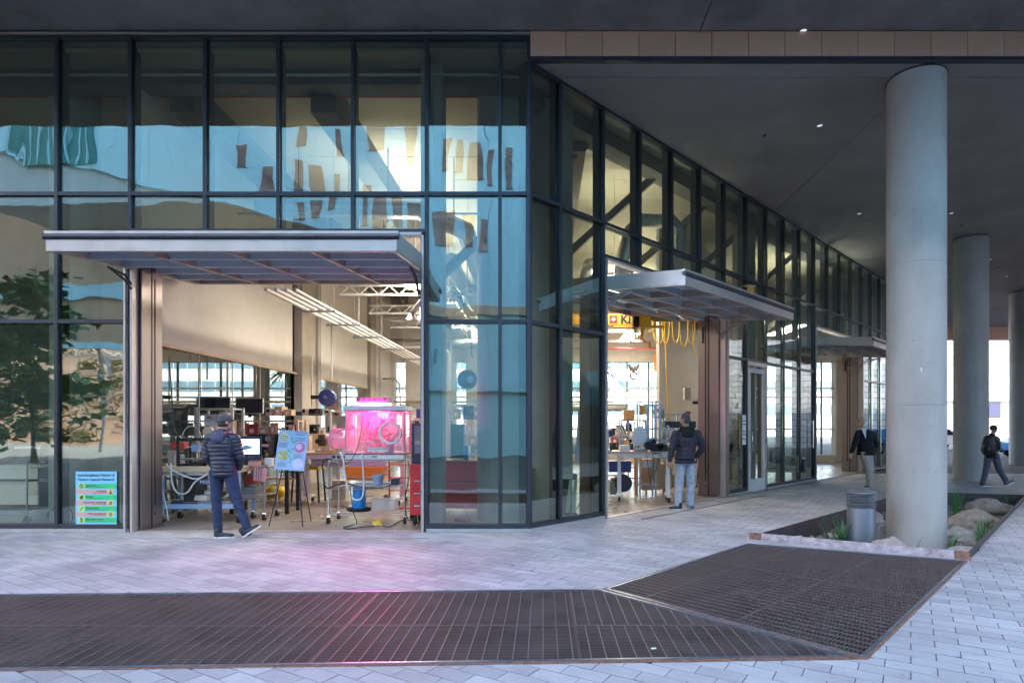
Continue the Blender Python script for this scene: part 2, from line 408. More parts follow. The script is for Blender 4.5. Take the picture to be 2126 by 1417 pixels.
for p in inter([(-16, 2.6), (26, 2.6), (26, 21), (-16, 21)], [(-99, -99), (99, -99), (99, 99), (-99, 99)]) and subtract(subtract(subtract(subtract([[(-16, 2.6), (24, 2.6), (24, 20.9), (-16, 20.9)]], INT), GR1), GR2), PL):
    k = len(bed.v); bed.v += [(x, y, -.008) for x, y in p]; bed.f.append(tuple(range(k, k+len(p))))
pave_root = struct('pavement', bed, 'bedding')
far = MB()
for n_, (w, p) in enumerate(pv):
    dz = random.uniform(-.0012, .0012)
    if n_ < 298:
        c = (sum(a for a, b in p)/len(p), sum(b for a, b in p)/len(p)); m = MB(); m.prism([(a-c[0], b-c[1]) for a, b in p], -.03, dz)
        m.build('paver', 'paver', pave_root, loc=(c[0], c[1], 0))
    else:
        z = dz*.5; n = len(p); k = len(far.v); far.v += [(a, b, z) for a, b in p]+[(a, b, z-.02) for a, b in p]
        far.f.append(tuple(range(k, k+n))); far.f += [(k+i, k+i+n, k+(i+1) % n+n, k+(i+1) % n) for i in range(n)]
far.build('paver', 'paver', pave_root, kind='stuff')
# ---- soffits and fascia
BX0, BX1 = -30, 29
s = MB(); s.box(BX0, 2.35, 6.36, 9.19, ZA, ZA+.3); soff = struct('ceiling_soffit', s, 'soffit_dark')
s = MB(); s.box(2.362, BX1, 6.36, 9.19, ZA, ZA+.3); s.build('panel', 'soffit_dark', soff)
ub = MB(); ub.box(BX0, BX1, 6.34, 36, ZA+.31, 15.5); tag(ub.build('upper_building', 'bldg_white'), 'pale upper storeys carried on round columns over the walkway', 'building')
region = ccw([(FC.x+.05, 9.3), (end.x, end.y), (end.x, 34), (BX1, 34), (BX1, 9.3)])
pcs = []
yj, xj = 9.67, 5.93
A_ = clip(region, (0, yj-.006), (1, yj-.006), False); B_ = clip(region, (0, yj+.006), (1, yj+.006), True)
B1 = clip(B_, (xj-.006, 0), (xj-.006, 1), True); B2 = clip(B_, (xj+.006, 0), (xj+.006, 1), False)
root = None
for P in (A_, B1, B2):
    m = MB(); m.prism(P, ZB, ZB+.25)
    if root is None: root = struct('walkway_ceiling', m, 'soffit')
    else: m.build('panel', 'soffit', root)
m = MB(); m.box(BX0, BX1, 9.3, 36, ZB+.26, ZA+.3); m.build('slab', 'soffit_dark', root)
m = MB(); m.box(end.x, BX1, 34.02, 34.6, 6.39, 7.4); tag(m.build('edge_beam', 'tan_tile'), 'pinkish beige edge beam at the far end of the covered walkway', 'beam')
fas = thing('fascia', 'row of tan metal panels over the side walkway', 'fascia', (FC.x+.01, 9.2, 0))
for i in range(26):
    m = MB(); m.box(0, .541, 0, .06, 0, .375); m.build('tile', 'tan_tile', fas, loc=(i*.5495, random.uniform(-.001, .001), 7.152), bevel=.004)
m = MB(); m.box(-.02, 29, .03, .12, -.35, -.01); m.build('backing', 'dark_reveal', fas, loc=(0, 0, 7.50))
m = MB(); m.box(-.01, 29, -.004, .1, 0, .055); m.build('reveal_strip', 'frame_dark', fas, loc=(0, 0, 7.092))
# downlights and sprinklers under the ceiling
def downlight(px, py, lab, z=ZB, r=.07, lit=True):  # lit: lens glows faintly in place of reflected daylight
    Y = F*(z-EH)/(HY-py); x = XX(px, Y)
    t = thing('downlight', lab, 'ceiling light', (x, Y, z))
    MB().lathe([(r, -.001), (r, -.012), (r*.8, -.014), (r*.8, -.002)], n=20).build('trim_ring', 'black' if not lit else 'frame_light', t)
    MB().lathe([(.001, -.004), (r*.78, -.004), (r*.78, -.001)], n=20).build('lens', 'downlight' if lit else 'black', t)
for px, py, lab, z, lit in ((1702, 260, 'recessed downlight in the walkway ceiling, the nearest large one left of the thick column', ZB, 1),
        (1587, 281, 'small dark sprinkler rosette in the walkway ceiling left of the nearest downlight', ZB, 0),
        (1784, 443, 'recessed downlight close to the left edge of the thick near column', ZB, 1),
        (1975, 442, 'recessed downlight just right of the thick near column', ZB, 1), (1997, 467, 'small ceiling rosette above the second round column', ZB, 0),
        (2056, 538, 'recessed downlight right of the second round column top', ZB, 1), (2090, 573, 'recessed downlight above the third round column', ZB, 1),
        (2073, 554, 'small ceiling rosette between two downlights near the third column', ZB, 0), (1668, 63, 'small sprinkler head in the dark front soffit', ZA, 1)):
    downlight(px, py, lab, z, .06 if lit else .035, lit)
# ---- round columns
def column(x, y, r, z0, z1, lab, seam=True):
    t = thing('concrete_column', lab, 'column', (x, y, 0), group='round concrete columns under the overhang')
    MB().lathe([(r, z0), (r, 1.9), (r-.004, 1.905), (r-.004, 1.915), (r, 1.92), (r, 4.1), (r-.004, 4.105), (r-.004, 4.115), (r, 4.12), (r, z1-.012)], n=64).build('shaft', 'concrete', t, smooth=True, auto=20)
    MB().lathe([(r+.012, z1-.004), (r+.012, z1-.0005)], n=48).build('shadow_gap', 'dark_reveal', t)
column(5.91, 9.70, .414, -.42, ZB-.01, 'thick round concrete column standing in the rocky planter')
column(12.58, 18.0, .44, 0, ZB-.01, 'round concrete column behind the walker with the backpack')
column(19.8, 25.2, .5, 0, ZB-.01, 'round concrete column cut by the edge of the picture')
# ================================================================== CURTAIN WALLS
def grid_wall(name, lab, rz, xs, rows, holes, zt):
    """xs: mullion positions, rows: list of (bay index -> list of z)"""
    t = thing(name, lab, 'glass wall', tuple(FC), rz)
    return t
fx = [-9.34, -8.225, -7.113, -6.007, -4.88, -3.775, -2.655, -1.542, -.436, 0]
ZS, Z1, Z2, ZH = .085, 3.17, 5.09, 4.50
def facade(name, lab, rz, xs, bay_rows, ztop, sgn):
    t = thing(name, lab, 'glass wall', tuple(FC), rz)
    mid = lambda i: (xs[i]+xs[i+1])/2
    for i, x in enumerate(xs):
        zs = []
        for b in (i-1, i):
            if 0 <= b < len(bay_rows): zs.append(bay_rows[b][0])
        z0 = min(zs) if zs else ZS
        z0 = 0.053 if z0 <= ZS+.01 else z0-.02
        m = MB(); m.box(x-.024, x+.024, -.045, -.002, z0, ztop); mu = m.build('mullion', 'frame_dark', t)
        m = MB(); m.box(x-.027, x+.027, .024, .19, z0, ztop); m.build('fin', 'fin', mu)
    for b, rws in enumerate(bay_rows):
        x0, x1 = xs[b]+.0245, xs[b+1]-.0245
        for r in range(len(rws)-1):
            m = MB(); cx_, cz_ = (x0+x1)/2, (rws[r]+rws[r+1])/2; w, h = (x1-x0)/2, (rws[r+1]-rws[r])/2-.002
            m.box(-w-.02, w+.02, -.006, .006, -h, h); m.build('pane', 'glass', t, loc=(cx_, .010, cz_))
        for z in rws[:-1]:
            m = MB(); hh = .028 if z > .2 else .03; m.box(x0, x1, -.04, -.003, z-hh, z+hh); m.build('transom', 'frame_dark', t)
            m = MB(); m.box(x0+.003, x1-.003, .024, .12, z-hh, z+hh); m.build('transom', 'fin', t)
        if rws[0] <= ZS+.01:
            m = MB(); m.box(xs[b], xs[b+1], -.062, .1, 0.002, .052); m.build('sill', 'frame_light', t)
        m = MB(); m.box(x0, x1, -.04, .12, ztop-.045, ztop); m.build('head', 'frame_dark', t)
    return t
full = [ZS, Z1, Z2, 7.47]; over = [ZH+.03, Z2, 7.47]
front = facade('front_glass_wall', 'tall front glass wall with dark mullions around the left lifted door', 0, fx, [full]*3+[over]*4+[full]*2, 7.47, -1)
m = MB(); m.box(-12, 0.03, -.07, .1, 7.472, 7.498); m.build('head_trim', 'alu_warm', front)
m = MB(); m.box(-12, 0.03, -.045, .1, 7.5, 7.528); m.build('head_trim', 'frame_dark', front)
sx = [0, .688]+[.688+1.111*k for k in range(1, 22)]
sx = [x for x in sx if x < SEND+.2]
sfull = [ZS, Z1, Z2, 7.085]; sover = [ZH+.03, Z2, 7.085]
rows = []
for b in range(len(sx)-1):
    mid = (sx[b]+sx[b+1])/2
    if 1.75 < mid < 6.3 or 11.8 < mid < 16.3: rows.append(sover)
    elif 7.3 < mid < 8.5: rows.append([Z1, Z2, 7.085])
    else: rows.append(sfull)
side = facade('side_glass_wall', 'long side glass wall with dark mullions running back under the walkway ceiling', SR, sx, rows, 7.085, 1)
q = MB(); q.prism([(-.005, -.062), (.045, -.044), (.02, .02), (-.005, .02)], .002, .0518); q.build('corner_sill', 'frame_light', front)
# ---- door frames (portals) and reveals
def portal(name, lab, rz, x0, x1, nearleft=True):
    t = thing(name, lab, 'door frame', tuple(FC), rz)
    for x, sg in ((x0, 1), (x1, -1)):
        m = MB(); m.box(min(x, x+sg*.035), max(x, x+sg*.035), -.075, .07, 0, ZH); m.build('jamb', 'alu', t)
    m = MB(); m.box(x0, x1, -.075, .07, ZH-.045, ZH-.003); m.build('header', 'alu', t)
    for x, sg in ((x0+.04, 1), (x1-.04, -1)):
        xa = x+sg*.01
        lo, hi = sorted((xa, xa+sg*.03))
        a = MB(); a.box(lo, hi, .072, .30, .0, 4.30); a.build('post_panel', 'door_skin', t, bevel=.004)
        a = MB(); a.box(lo-.01 if sg > 0 else lo, hi if sg > 0 else hi+.01, .303, .33, .0, 4.25); a.build('post_slot', 'black', t)
        a = MB(); a.box(lo, hi, .333, .58, .0, 4.20); pn = a.build('post_panel', 'door_skin', t, bevel=.004)
        xs_ = hi if sg > 0 else lo
        a = MB(); a.box(min(xs_, xs_+sg*.004), max(xs_, xs_+sg*.004), .375, .405, .35, 3.9); a.build('chain_slot', 'black', pn)
        a = MB(); a.tube((xs_, .39, .22), (xs_+sg*.006, .39, .22), .018, n=10); a.build('bolt', 'black', pn)
        a = MB(); lo2, hi2 = sorted((x-sg*.5, xa-sg*.004)); a.box(lo2, hi2, .32, .58, 0, 4.6) if False else None
    m = MB(); m.box(x0+.04, x1-.04, -.06, .06, .001, .012); m.build('threshold', 'alu', t)
    return t
p1 = portal('left_door_frame', 'silver and bronze frame of the left tilt-up door', 0, -6.007+.03, -1.575)
p2 = portal('middle_door_frame', 'silver and bronze frame of the middle tilt-up door', SR, 1.80+.03, 6.243-.03)
p3 = portal('far_door_frame', 'silver and bronze frame of the far tilt-up door', SR, 11.80+.03, 16.24-.03)
m = MB(); m.tube((0, 0, 0), (0, .01, 0), .02, n=8)
g_ = MB(); g_.box(6.243-.10, 6.243-.075, .50, .53, 4.03, 4.09); g_.build('exit_lamp', 'cutgreen', p2)
# wide outer post of middle / far doors
for p_, x in ((p2, 6.243), (p3, 16.24), (p1, -6.007)):
    m = MB(); m.box(x-.03, x+.09, -.09, -.05, 0, 4.35) if p_ is not p1 else m.box(x-.06, x-.028, -.09, -.05, 0, 4.35); m.build('cover_strip', 'door_skin' if p_ is not p1 else 'alu', p_)
# ---- tilt-up door leaves
def canopy(name, lab, rz, x0, x1, skin='alu'):
    t = thing(name, lab, 'canopy door', tuple(FC), rz)
    n = 4; W_ = x1-x0; out, inn = -1.56, 1.76; zo, zi = 3.80, 4.14
    def zb(y): return zo+(zi-zo)*(y-out)/(inn-out)
    def rail(a, b, w, z, h, mt, nm): q = MB(); q.bar(a, b, w, h); return q.build(nm, mt, t)
    hgt = .15
    q = MB(); q.box(x0, x1, out-.02, out+.05, zo-.02, zo+.13); q.build('edge_rail', skin, t, bevel=.006)
    q = MB(); q.tube((x0-.03, out-.015, zo+.165), (x1+.03, out-.015, zo+.165), .036, n=10); q.build('rubber_seal', 'frame_dark', t, smooth=True, auto=40)
    q = MB(); q.box(x0-.02, x1+.02, out-.03, out+.08, zo+.2, zo+.235); q.build('edge_cap', skin, t)
    q = MB(); q.box(x0, x1, inn-.03, inn+.03, zi, zi+.15); q.build('edge_rail', 'alu_warm', t)
    for i in range(n+1):
        x = x0+W_*i/n; x = min(max(x, x0+.03), x1-.03); q = MB()
        h = .17 if i in (0, n) else .11
        q.add([(x-.025, out+.05, zo-.01), (x+.025, out+.05, zo-.01), (x+.025, inn-.03, zi-.01), (x-.025, inn-.03, zi-.01),
               (x-.025, out+.05, zo+h), (x+.025, out+.05, zo+h), (x+.025, inn-.03, zi+h), (x-.025, inn-.03, zi+h)],
              [(3, 2, 1, 0), (4, 5, 6, 7), (0, 1, 5, 4), (1, 2, 6, 5), (2, 3, 7, 6), (3, 0, 4, 7)])
        q.build('rib', skin if i in (0, n) else 'alu_warm', t)
        if i in (0, n):
            q = MB(); sg = -1 if i == 0 else 1; y0_, y1_ = out-.02, inn
            q.add([(x+sg*.03, y0_, zb(y0_)+.0), (x+sg*.034, y0_, zb(y0_)), (x+sg*.034, y1_, zb(y1_)), (x+sg*.03, y1_, zb(y1_)),
                   (x+sg*.03, y0_, zb(y0_)+.23), (x+sg*.034, y0_, zb(y0_)+.23), (x+sg*.034, y1_, zb(y1_)+.23), (x+sg*.03, y1_, zb(y1_)+.23)],
                  [(3, 2, 1, 0), (4, 5, 6, 7), (0, 1, 5, 4), (1, 2, 6, 5), (2, 3, 7, 6), (3, 0, 4, 7)])
            q.build('side_cover', skin, t)
    for j in range(1, 5):
        y = out+(inn-out)*j/5
        for i in range(n):
            xa, xb = x0+W_*i/n+.03, x0+W_*(i+1)/n-.03; q = MB(); q.box(xa, xb, y-.02, y+.02, zb(y)-.008, zb(y)+.10); q.build('purlin', 'canopy_sky_blue', t)
    for j in range(5):
        ya, yb = out+(inn-out)*j/5+.022, out+(inn-out)*(j+1)/5-.022
        for i in range(n):
            xa, xb = x0+W_*i/n+.026, x0+W_*(i+1)/n-.026; q = MB()
            q.add([(xa, ya, zb(ya)+.112), (xb, ya, zb(ya)+.112), (xb, yb, zb(yb)+.112), (xa, yb, zb(yb)+.112), (xa, ya, zb(ya)+.12), (xb, ya, zb(ya)+.12), (xb, yb, zb(yb)+.12), (xa, yb, zb(yb)+.12)],
                  [(3, 2, 1, 0), (4, 5, 6, 7), (0, 1, 5, 4), (1, 2, 6, 5), (2, 3, 7, 6), (3, 0, 4, 7)])
            q.build('pane', 'canopy_panel', t)
    for x in (x0+.05, x1-.05):
        for dz in (0, .07):
            q = MB(); q.path([(x, out+1.0, zb(out+1.0)-.05), (x, out+1.35, 3.75+dz), (x, .05, 3.56+dz), (x, .45, 3.52+dz)], .017, 6); q.build('brace_arm', 'frame_light' if rz else 'frame_dark', t)
        q = MB(); q.box(x-.02, x+.02, .42, .48, 3.48, 3.85); q.build('arm_bracket', 'black', t)
    return t
canopy('left_canopy_door', 'left tilt-up door raised flat like a canopy above the carts', 0, -6.01, -1.62)
canopy('middle_canopy_door', 'middle tilt-up door raised flat above the man in pale jeans', SR, 1.86, 6.20, 'alu')
canopy('far_canopy_door', 'farthest tilt-up door raised flat beyond the side entrance door', SR, 11.86, 16.18)
# ---- personnel door in the side wall
pd = thing('side_door', 'narrow glass door with grey metal frame in the side glass wall', 'door', tuple(SP(7.354, 0)), SR)
for a, b, c, d in ((.03, .075, 0, 3.14), (1.036, 1.081, 0, 3.14)):
    MB().box(a, b, -.05, .06, c, d).build('jamb', 'alu', pd)
MB().box(.078, 1.033, -.05, .06, 3.05, 3.14).build('head_frame', 'alu', pd)
for a, b, c, d in ((.085, .20, .015, 2.99), (.92, 1.03, .015, 2.99)): MB().box(a, b, -.035, .02, c, d).build('stile', 'grey_light', pd)
MB().box(.2, .92, -.035, .02, .015, .30).build('kick_rail', 'grey_light', pd); MB().box(.2, .92, -.035, .02, 2.88, 2.99).build('top_rail', 'grey_light', pd)
MB().box(.2, .92, -.01, .0, .30, 2.88).build('pane', 'glass_clear', pd)
MB().path([(.15, -.04, 1.0), (.15, -.1, 1.0), (.15, -.1, 1.45), (.15, -.04, 1.45)], .014, 8).build('handle', 'chrome', pd, smooth=True)
MB().box(1.04, 1.10, -.06, -.02, 1.18, 1.28).build('card_reader', 'black', pd)
sg = thing('notice_sign', 'pale notice panel fixed on the glass beside the narrow side door', 'sign', tuple(SP(7.18, -.03)), SR)
MB().box(-.10, .10, -.012, 0, 1.15, 1.85).build('board', 'paper', sg)
MB().box(-.108, -.1, -.016, .004, 1.14, 1.86).build('edge', 'black', sg); MB().box(.1, .108, -.016, .004, 1.14, 1.86).build('edge', 'black', sg)
for z in (1.7, 1.62, 1.45, 1.38, 1.27): MB().box(-.07, .07, -.014, -.0125, z, z+.025).build('printed_line', 'ink', sg)
for s_ in (11.55, ):
    h = thing('push_bar', 'tall vertical pull handle on the glass left of the far door', 'handle', tuple(SP(s_, -.05)), SR)
    MB().tube((0, -.03, .95), (0, -.03, 1.75), .014).build('bar', 'chrome', h); MB().box(-.01, .01, -.03, .03, 1.0, 1.03).build('bracket', 'chrome', h); MB().box(-.01, .01, -.03, .03, 1.68, 1.71).build('bracket', 'chrome', h)
# slot drain in front of the doors
m = MB(); m.box(-6.9, -1.62, 8.66, 8.70, .0015, .006); tag(m.build('slot_drain', 'alu'), 'thin metal slot drain strip set in the pavers before the left door', 'drain')
q = MB(); a, b = SP(2.2, -.55), SP(7.2, -.55); q.bar(a+V((0, 0, .003)), b+V((0, 0, .003)), .04, .005); tag(q.build('slot_drain', 'frame_dark'), 'dark slot drain strip in the pavers before the middle door', 'drain')
# ================================================================== INTERIOR SHELL
m = MB(); m.prism([(-15.9, 9.17), (FC.x, 9.17), (FC.x+.03, 9.19), (end.x, end.y-.05), (end.x, 26.4), (-15.9, 26.4)], -.25, .0005); struct('workshop_floor', m, 'floor_in')
# ceiling slabs with joints every 1.22 m
m = MB(); base = [(-15.9, 9.33), (FC.x-.02, 9.33), (end.x-.1, end.y), (end.x-.1, 26.4), (-15.9, 26.4)]
base = ccw(base); y = 9.33; ceil = None; k = 0
while y < 26.4:
    P = clip(clip(base, (0, y+.008), (1, y+.008), True), (0, min(y+1.22, 26.4)-.008), (1, min(y+1.22, 26.4)-.008), False)
    if len(P) > 2:
        q = MB(); q.prism(P, 7.3, 7.42)
        if ceil is None: ceil = struct('workshop_ceiling', q, 'ceil')
        else: q.build('slab', 'ceil', ceil)
    y += 1.22
def beam(a, b, w, h, z, lab): q = MB(); q.bar((a[0], a[1], z-h/2), (b[0], b[1], z-h/2), w, h); return tag(q.build('ceiling_beam', 'beam'), lab, 'beam', 'concrete beams under the workshop ceiling')
beam((-15.9, 9.95), (-.25, 9.95), .34, .25, 7.295, 'deep ceiling beam behind the upper front panes')
a, b = SP(.7, .85), SP(23.5, .85); beam(a, b, .4, .3, 7.285, 'deep ceiling beam behind the upper side panes')
for i, x in enumerate((-6.0, -3.65, .6)): beam((x, 10.15 if x < 0 else 11.6), (x, 26.3), .42, .5, 7.29, 'long ceiling beam running back, number %s from the left side' % ('first', 'second', 'third')[i])
# back wall
bw = thing('back_window_wall', 'far window wall of the workshop with white piers and horizontal rails', 'wall', (0, 26.2, 0))
MB().box(-15.9, end.x-.1, 0, .35, 4.32, 7.3).build('lintel', 'white_wall', bw)
MB().box(-15.9, end.x-.1, 0, .3, 0, .35).build('plinth', 'concrete_in', bw)
for x in (-15.9, -9.6, -7.2, -5.9, -4.6, -3.3): MB().box(x, x+.85, -.1, .36, .0, 4.4).build('pier', 'white_wall', bw)
for x in (-1.2, 4.95, 8.0, 12.5): MB().box(x, x+.5, -.1, .36, .0, 4.4).build('pier', 'concrete_in', bw)
for x in [(-15+i*.93) for i in range(32)]: MB().box(x-.03, x+.03, .1, .2, .35, 4.32).build('mullion', 'frame_dark', bw)
for z in (1.45, 2.82, 3.2): MB().box(-15.9, end.x-.1, .08, .18, z-.035, z+.035).build('transom', 'alu', bw)
MB().box(-15.9, end.x-.1, .22, .24, .35, 4.32).build('pane', 'glass_clear', bw)
# left end walls
m = MB(); m.box(-16.1, -15.92, 9.4, 26.3, 0, 7.3); struct('wall_left', m, 'white_wall')
# partition at X=-6.5
pw_ = thing('partition_wall', 'white drywall partition over dark office glazing beside the left door', 'wall', (-6.5, 0, 0))
MB().box(-.08, 0, 9.9, 15.85, 3.0, 7.28).build('drywall_panel', 'white_wall', pw_)
MB().box(-.08, 0, 17.6, 22.6, 3.0, 7.28).build('drywall_panel', 'white_wall', pw_)
MB().box(-.08, 0, 22.9, 26.1, 0, 7.28).build('drywall_panel', 'white_wall', pw_)
MB().box(-.06, -.02, 9.9, 10.35, 0, 2.99).build('end_panel', 'wood_pale', pw_)
for y in (10.36, 11.6, 12.85, 14.1, 15.3): MB().box(-.06, -.03, y, y+.02, 0.05, 2.98).build('glazing_bar', 'grey_light', pw_)
for y0_, y1_ in ((10.36, 11.6), (11.6, 12.85), (12.85, 14.1), (14.1, 15.84)): MB().box(-.048, -.036, y0_+.02, y1_, 0.05, 2.98).build('pane', 'glass_dark', pw_)
MB().box(-.1, .02, 9.9, 22.6, 2.95, 2.999).build('ledge', 'wood_pale', pw_)
MB().box(-.05, -.03, 17.65, 22.6, 0.0, 2.94).build('pane', 'glass_clear', pw_)
MB().box(-.06, .0, 9.95, 15.84, 0, .05).build('base_rail', 'grey_light', pw_)
MB().box(-9.2, -.1, 16.2, 16.3, 0, 7.28).build('office_back_wall', 'concrete_in', pw_)
for y, nm in ((16.2, 'first'), (22.65, 'second')):
    q = MB(); q.box(-6.9, -6.38, y, y+(1.35 if nm == 'first' else .7), 0, 7.28); tag(q.build('square_column', 'concrete_in', bevel=.02), '%s square concrete column along the white partition' % nm, 'column')
    q = MB(); q.tube((-6.32, y+1.0, .2), (-6.32, y+1.0, 7.2), .035); q.tube((-6.32, y+1.15, .2), (-6.32, y+1.15, 7.2), .02); tag(q.build('conduit', 'grey_light'), 'grey conduit running up the %s square column' % nm, 'pipe')
# concrete columns just behind the glass
for x, y, r, lab in ((-.74, 10.55, .40, 'round concrete column behind the corner panes'), (-8.02, 10.5, .36, 'round concrete column behind the far left panes')):
    q = MB(); q.lathe([(r, 0), (r, 7.29)], n=40); tag(q.build('concrete_column', 'concrete', loc=(x, y, 0), smooth=True, auto=40), lab, 'column')
for s_, t_, w, lab in ((1.05, .55, .62, 'boxed concrete pier behind the second side pane'), (9.2, .8, .5, 'boxed concrete pier behind the side panes past the narrow door'),
                      (19.0, .8, .6, 'boxed concrete pier behind the farthest side panes')):
    q = MB(); q.box(0, w, 0, .45, 0, 7.28); tag(q.build('square_column', 'concrete', loc=SP(s_, t_), rz=SR, bevel=.015), lab, 'column')
q = MB(); q.box(0, .34, 0, .4, 0, 7.28); tag(q.build('square_column', 'concrete', loc=(-1.93, 9.62, 0), bevel=.01), 'boxed concrete pier just right of the left door opening', 'column')
# white wall under the crane rail
m = MB(); m.box(5.0, 5.15, 19.9, 26.1, 0, 7.28); tag(m.build('white_partition', 'white_wall'), 'white wall below the orange crane rail', 'wall')
# back of the room behind side glass
m = MB(); a = SP(8.6, 3.2); m.box(0, 3.4, 0, .1, 0, 7.28); tag(m.build('inner_wall', 'white_wall', loc=a, rz=SR), 'pale inner wall behind the panes past the narrow side door', 'wall')
m = MB(); a = SP(8.5, 1.7); m.box(0, 3.2, 0, .1, 0, 3.6); tag(m.build('inner_wall', 'grey_light', loc=a, rz=SR), 'low grey inner wall close behind the panes past the narrow door', 'wall')
m = MB(); a = SP(16.5, 3.0); m.box(0, 5, 0, .1, 4.4, 7.28); tag(m.build('inner_wall', 'white_wall', loc=a, rz=SR), 'pale upper inner wall behind the farthest side panes', 'wall')
# lighting fixtures
def fixture(x, y, z, L, lab, rz=0, e=55):
    t = thing('pendant_light', lab, 'ceiling light', (x, y, z), rz, 'long white pendant light panels')
    MB().box(-.32, .32, -L/2, L/2, 0, .05).build('housing', 'white_paint', t)
    MB().box(-.26, .26, -L/2+.05, L/2-.05, -.012, -.001).build('diffuser', 'lamp_white', t)
    for yy in (-L/3, L/3): MB().tube((0, yy, .05), (0, yy, 7.29-z), .006, n=5).build('hanger', 'grey_light', t)
    for up in (0, 1):
        ld = bpy.data.lights.new('pendant_lamp', 'AREA'); ld.shape = 'RECTANGLE'; ld.size = .55; ld.size_y = L; ld.energy = e*(.75 if up else .8); ld.color = (1, .91, .79); ld.spread = R(115) if up else R(180)
        lo = bpy.data.objects.new('pendant_lamp', ld); COL.objects.link(lo); lo.parent = t; lo.location = (0, 0, .06 if up else -.02); lo.rotation_euler = (pi if up else 0, 0, 0)
E0 = 27
for x, y, L, lab, *sc_ in ((-3.0, 13.6, 2.4, 'nearest pendant light panel over the pink chamber'), (-2.6, 17.6, 2.4, 'pendant light panel in the middle of the workshop'), (-2.4, 21.8, 2.4, 'farthest pendant light panel of the left row'),
                     (1.6, 14.6, 2.4, 'nearest pendant light panel inside the middle door', .6), (2.6, 18.8, 2.4, 'second pendant light panel inside the middle door', .6), (3.2, 23.0, 2.4, 'farthest pendant light panel toward the back windows'),
                     (8.4, 21.2, 2.4, 'pendant light panel behind the side panes past the narrow door')):
    fixture(x, y, 4.9, L, lab, e=E0*(sc_[0] if sc_ else 1))
# service pipes on racks, along the partition
sp = thing('pipe_rack', 'four parallel white pipes on steel racks above the carts', 'pipes', (-4.9, 10.6, 4.0))
for i in range(4): MB().tube((i*.17, 0.2, .0), (i*.17, 13.5, .0), .034, n=10).build('pipe', 'white_paint', sp, smooth=True, auto=50)
for k, y in enumerate((1.9, 3.6, 5.6, 8.2, 11)):
    MB().box(-.14, .66, y-.025, y+.025, -.09, -.045).build('strut', 'galv', sp)
    for i in range(4): MB().path([(i*.17-.04, y, -.04), (i*.17-.04, y, .03), (i*.17, y, .05), (i*.17+.04, y, .03), (i*.17+.04, y, -.04)], .007, 5).build('clamp', 'chrome', sp)
    for xx in (-.1, .62): MB().tube((xx, y, -.05), (xx, y, 3.28), .006, n=5).build('hanger_rod', 'grey_light', sp)
dp = MB(); dp.tube((-5.05, 14.6, 2.7), (-5.05, 14.6, 4.0), .02); tag(dp.build('drop_pipe', 'grey_light'), 'thin vertical drop pipe hanging in front of the white partition', 'pipe')
for x0_, pts, r, lab in ((0, [(-5.6, 12.0, 5.9), (-2.5, 12.2, 5.9), (-1.6, 12.6, 5.6), (-1.5, 14, 5.2), (-1.5, 20, 5.2)], .2, 'round silver duct behind the front upper panes'),
                         (0, [(1.6, 13.0, 4.5), (1.7, 13.0, 5.2), (1.85, 13.0, 5.75), (2.1, 13.1, 6.0), (2.8, 13.3, 6.05), (2.98, 13.3, 5.85), (2.95, 13.35, 5.3), (2.75, 13.4, 4.5)], .14, 'flexible silver duct bent over behind the side panes'),
                         (0, [(-1.0, 15, 4.9), (-1.0, 25, 4.9)], .28, 'wide silver duct running to the back windows'),
                         (0, [(1.2, 15.4, 5.6), (1.2, 25.5, 5.6)], .22, 'silver duct above the middle door, running back'),
                         (0, [(3.4, 25.2, 2.35), (.5, 25.2, 2.35), (-1.0, 25.2, 2.2)], .16, 'horizontal silver duct before the back windows')):
    q = MB(); q.path(pts, r, 14); tag(q.build('duct', 'duct', smooth=True), lab, 'duct')
for pts, r, mt, lab in (([(-9, 9.6, 7.10), (-.9, 9.6, 7.10), (-.4, 9.75, 7.14)], .022, 'grey_light', 'thin horizontal pipe behind the top panes of the front wall'),
                    ([(-12, 10.35, 7.17), (.3, 10.35, 7.17)], .03, 'red_dull', 'dark red sprinkler pipe behind the top panes of the front wall'),
                    ([(-5.2, 10.4, 5.2), (-.5, 10.4, 5.2)], .018, 'grey_light', 'thin conduit behind the panes over the left door'),
                    ([(-1.75, 9.62, 7.1), (-1.75, 9.62, 5.3)], .028, 'galv', 'vertical galvanised pipe behind the front upper panes'),
                    ([(-6.3, 25.8, 2.6), (3.0, 25.8, 2.6)], .05, 'beige', 'beige pipe run along the back window wall'),
                    ([(1.0, 23, 4.5), (4.6, 23, 4.5)], .02, 'red', 'thin red pipe under the ducts inside the middle door'),
                    ([(-5.9, 13.2, 6.9), (-5.2, 12.4, 6.4), (-4.6, 11.9, 6.15), (-4.4, 11.8, 6.0)], .03, 'black', 'bent dark pipe with clamp behind the upper left panes')):
    q = MB(); q.path(pts, r, 8); tag(q.build('pipe', mt, smooth=True), lab, 'pipe')
for i in range(4):
    q = MB(); o_ = i*.07; q.path([tuple(SP(.05, .75, 6.0-o_)), tuple(SP(.42-o_*.7, .75, 6.0-o_)), tuple(SP(.5-o_*.7, .75, 5.9-o_)), tuple(SP(.52-o_*.7, .75, 5.0))], .014, 6)
    tag(q.build('conduit', 'blue_pale', smooth=True), '%s bent conduit behind the top corner pane of the side wall' % ('outermost', 'second outermost', 'second innermost', 'innermost')[i], 'pipe', 'bent conduits at the corner')
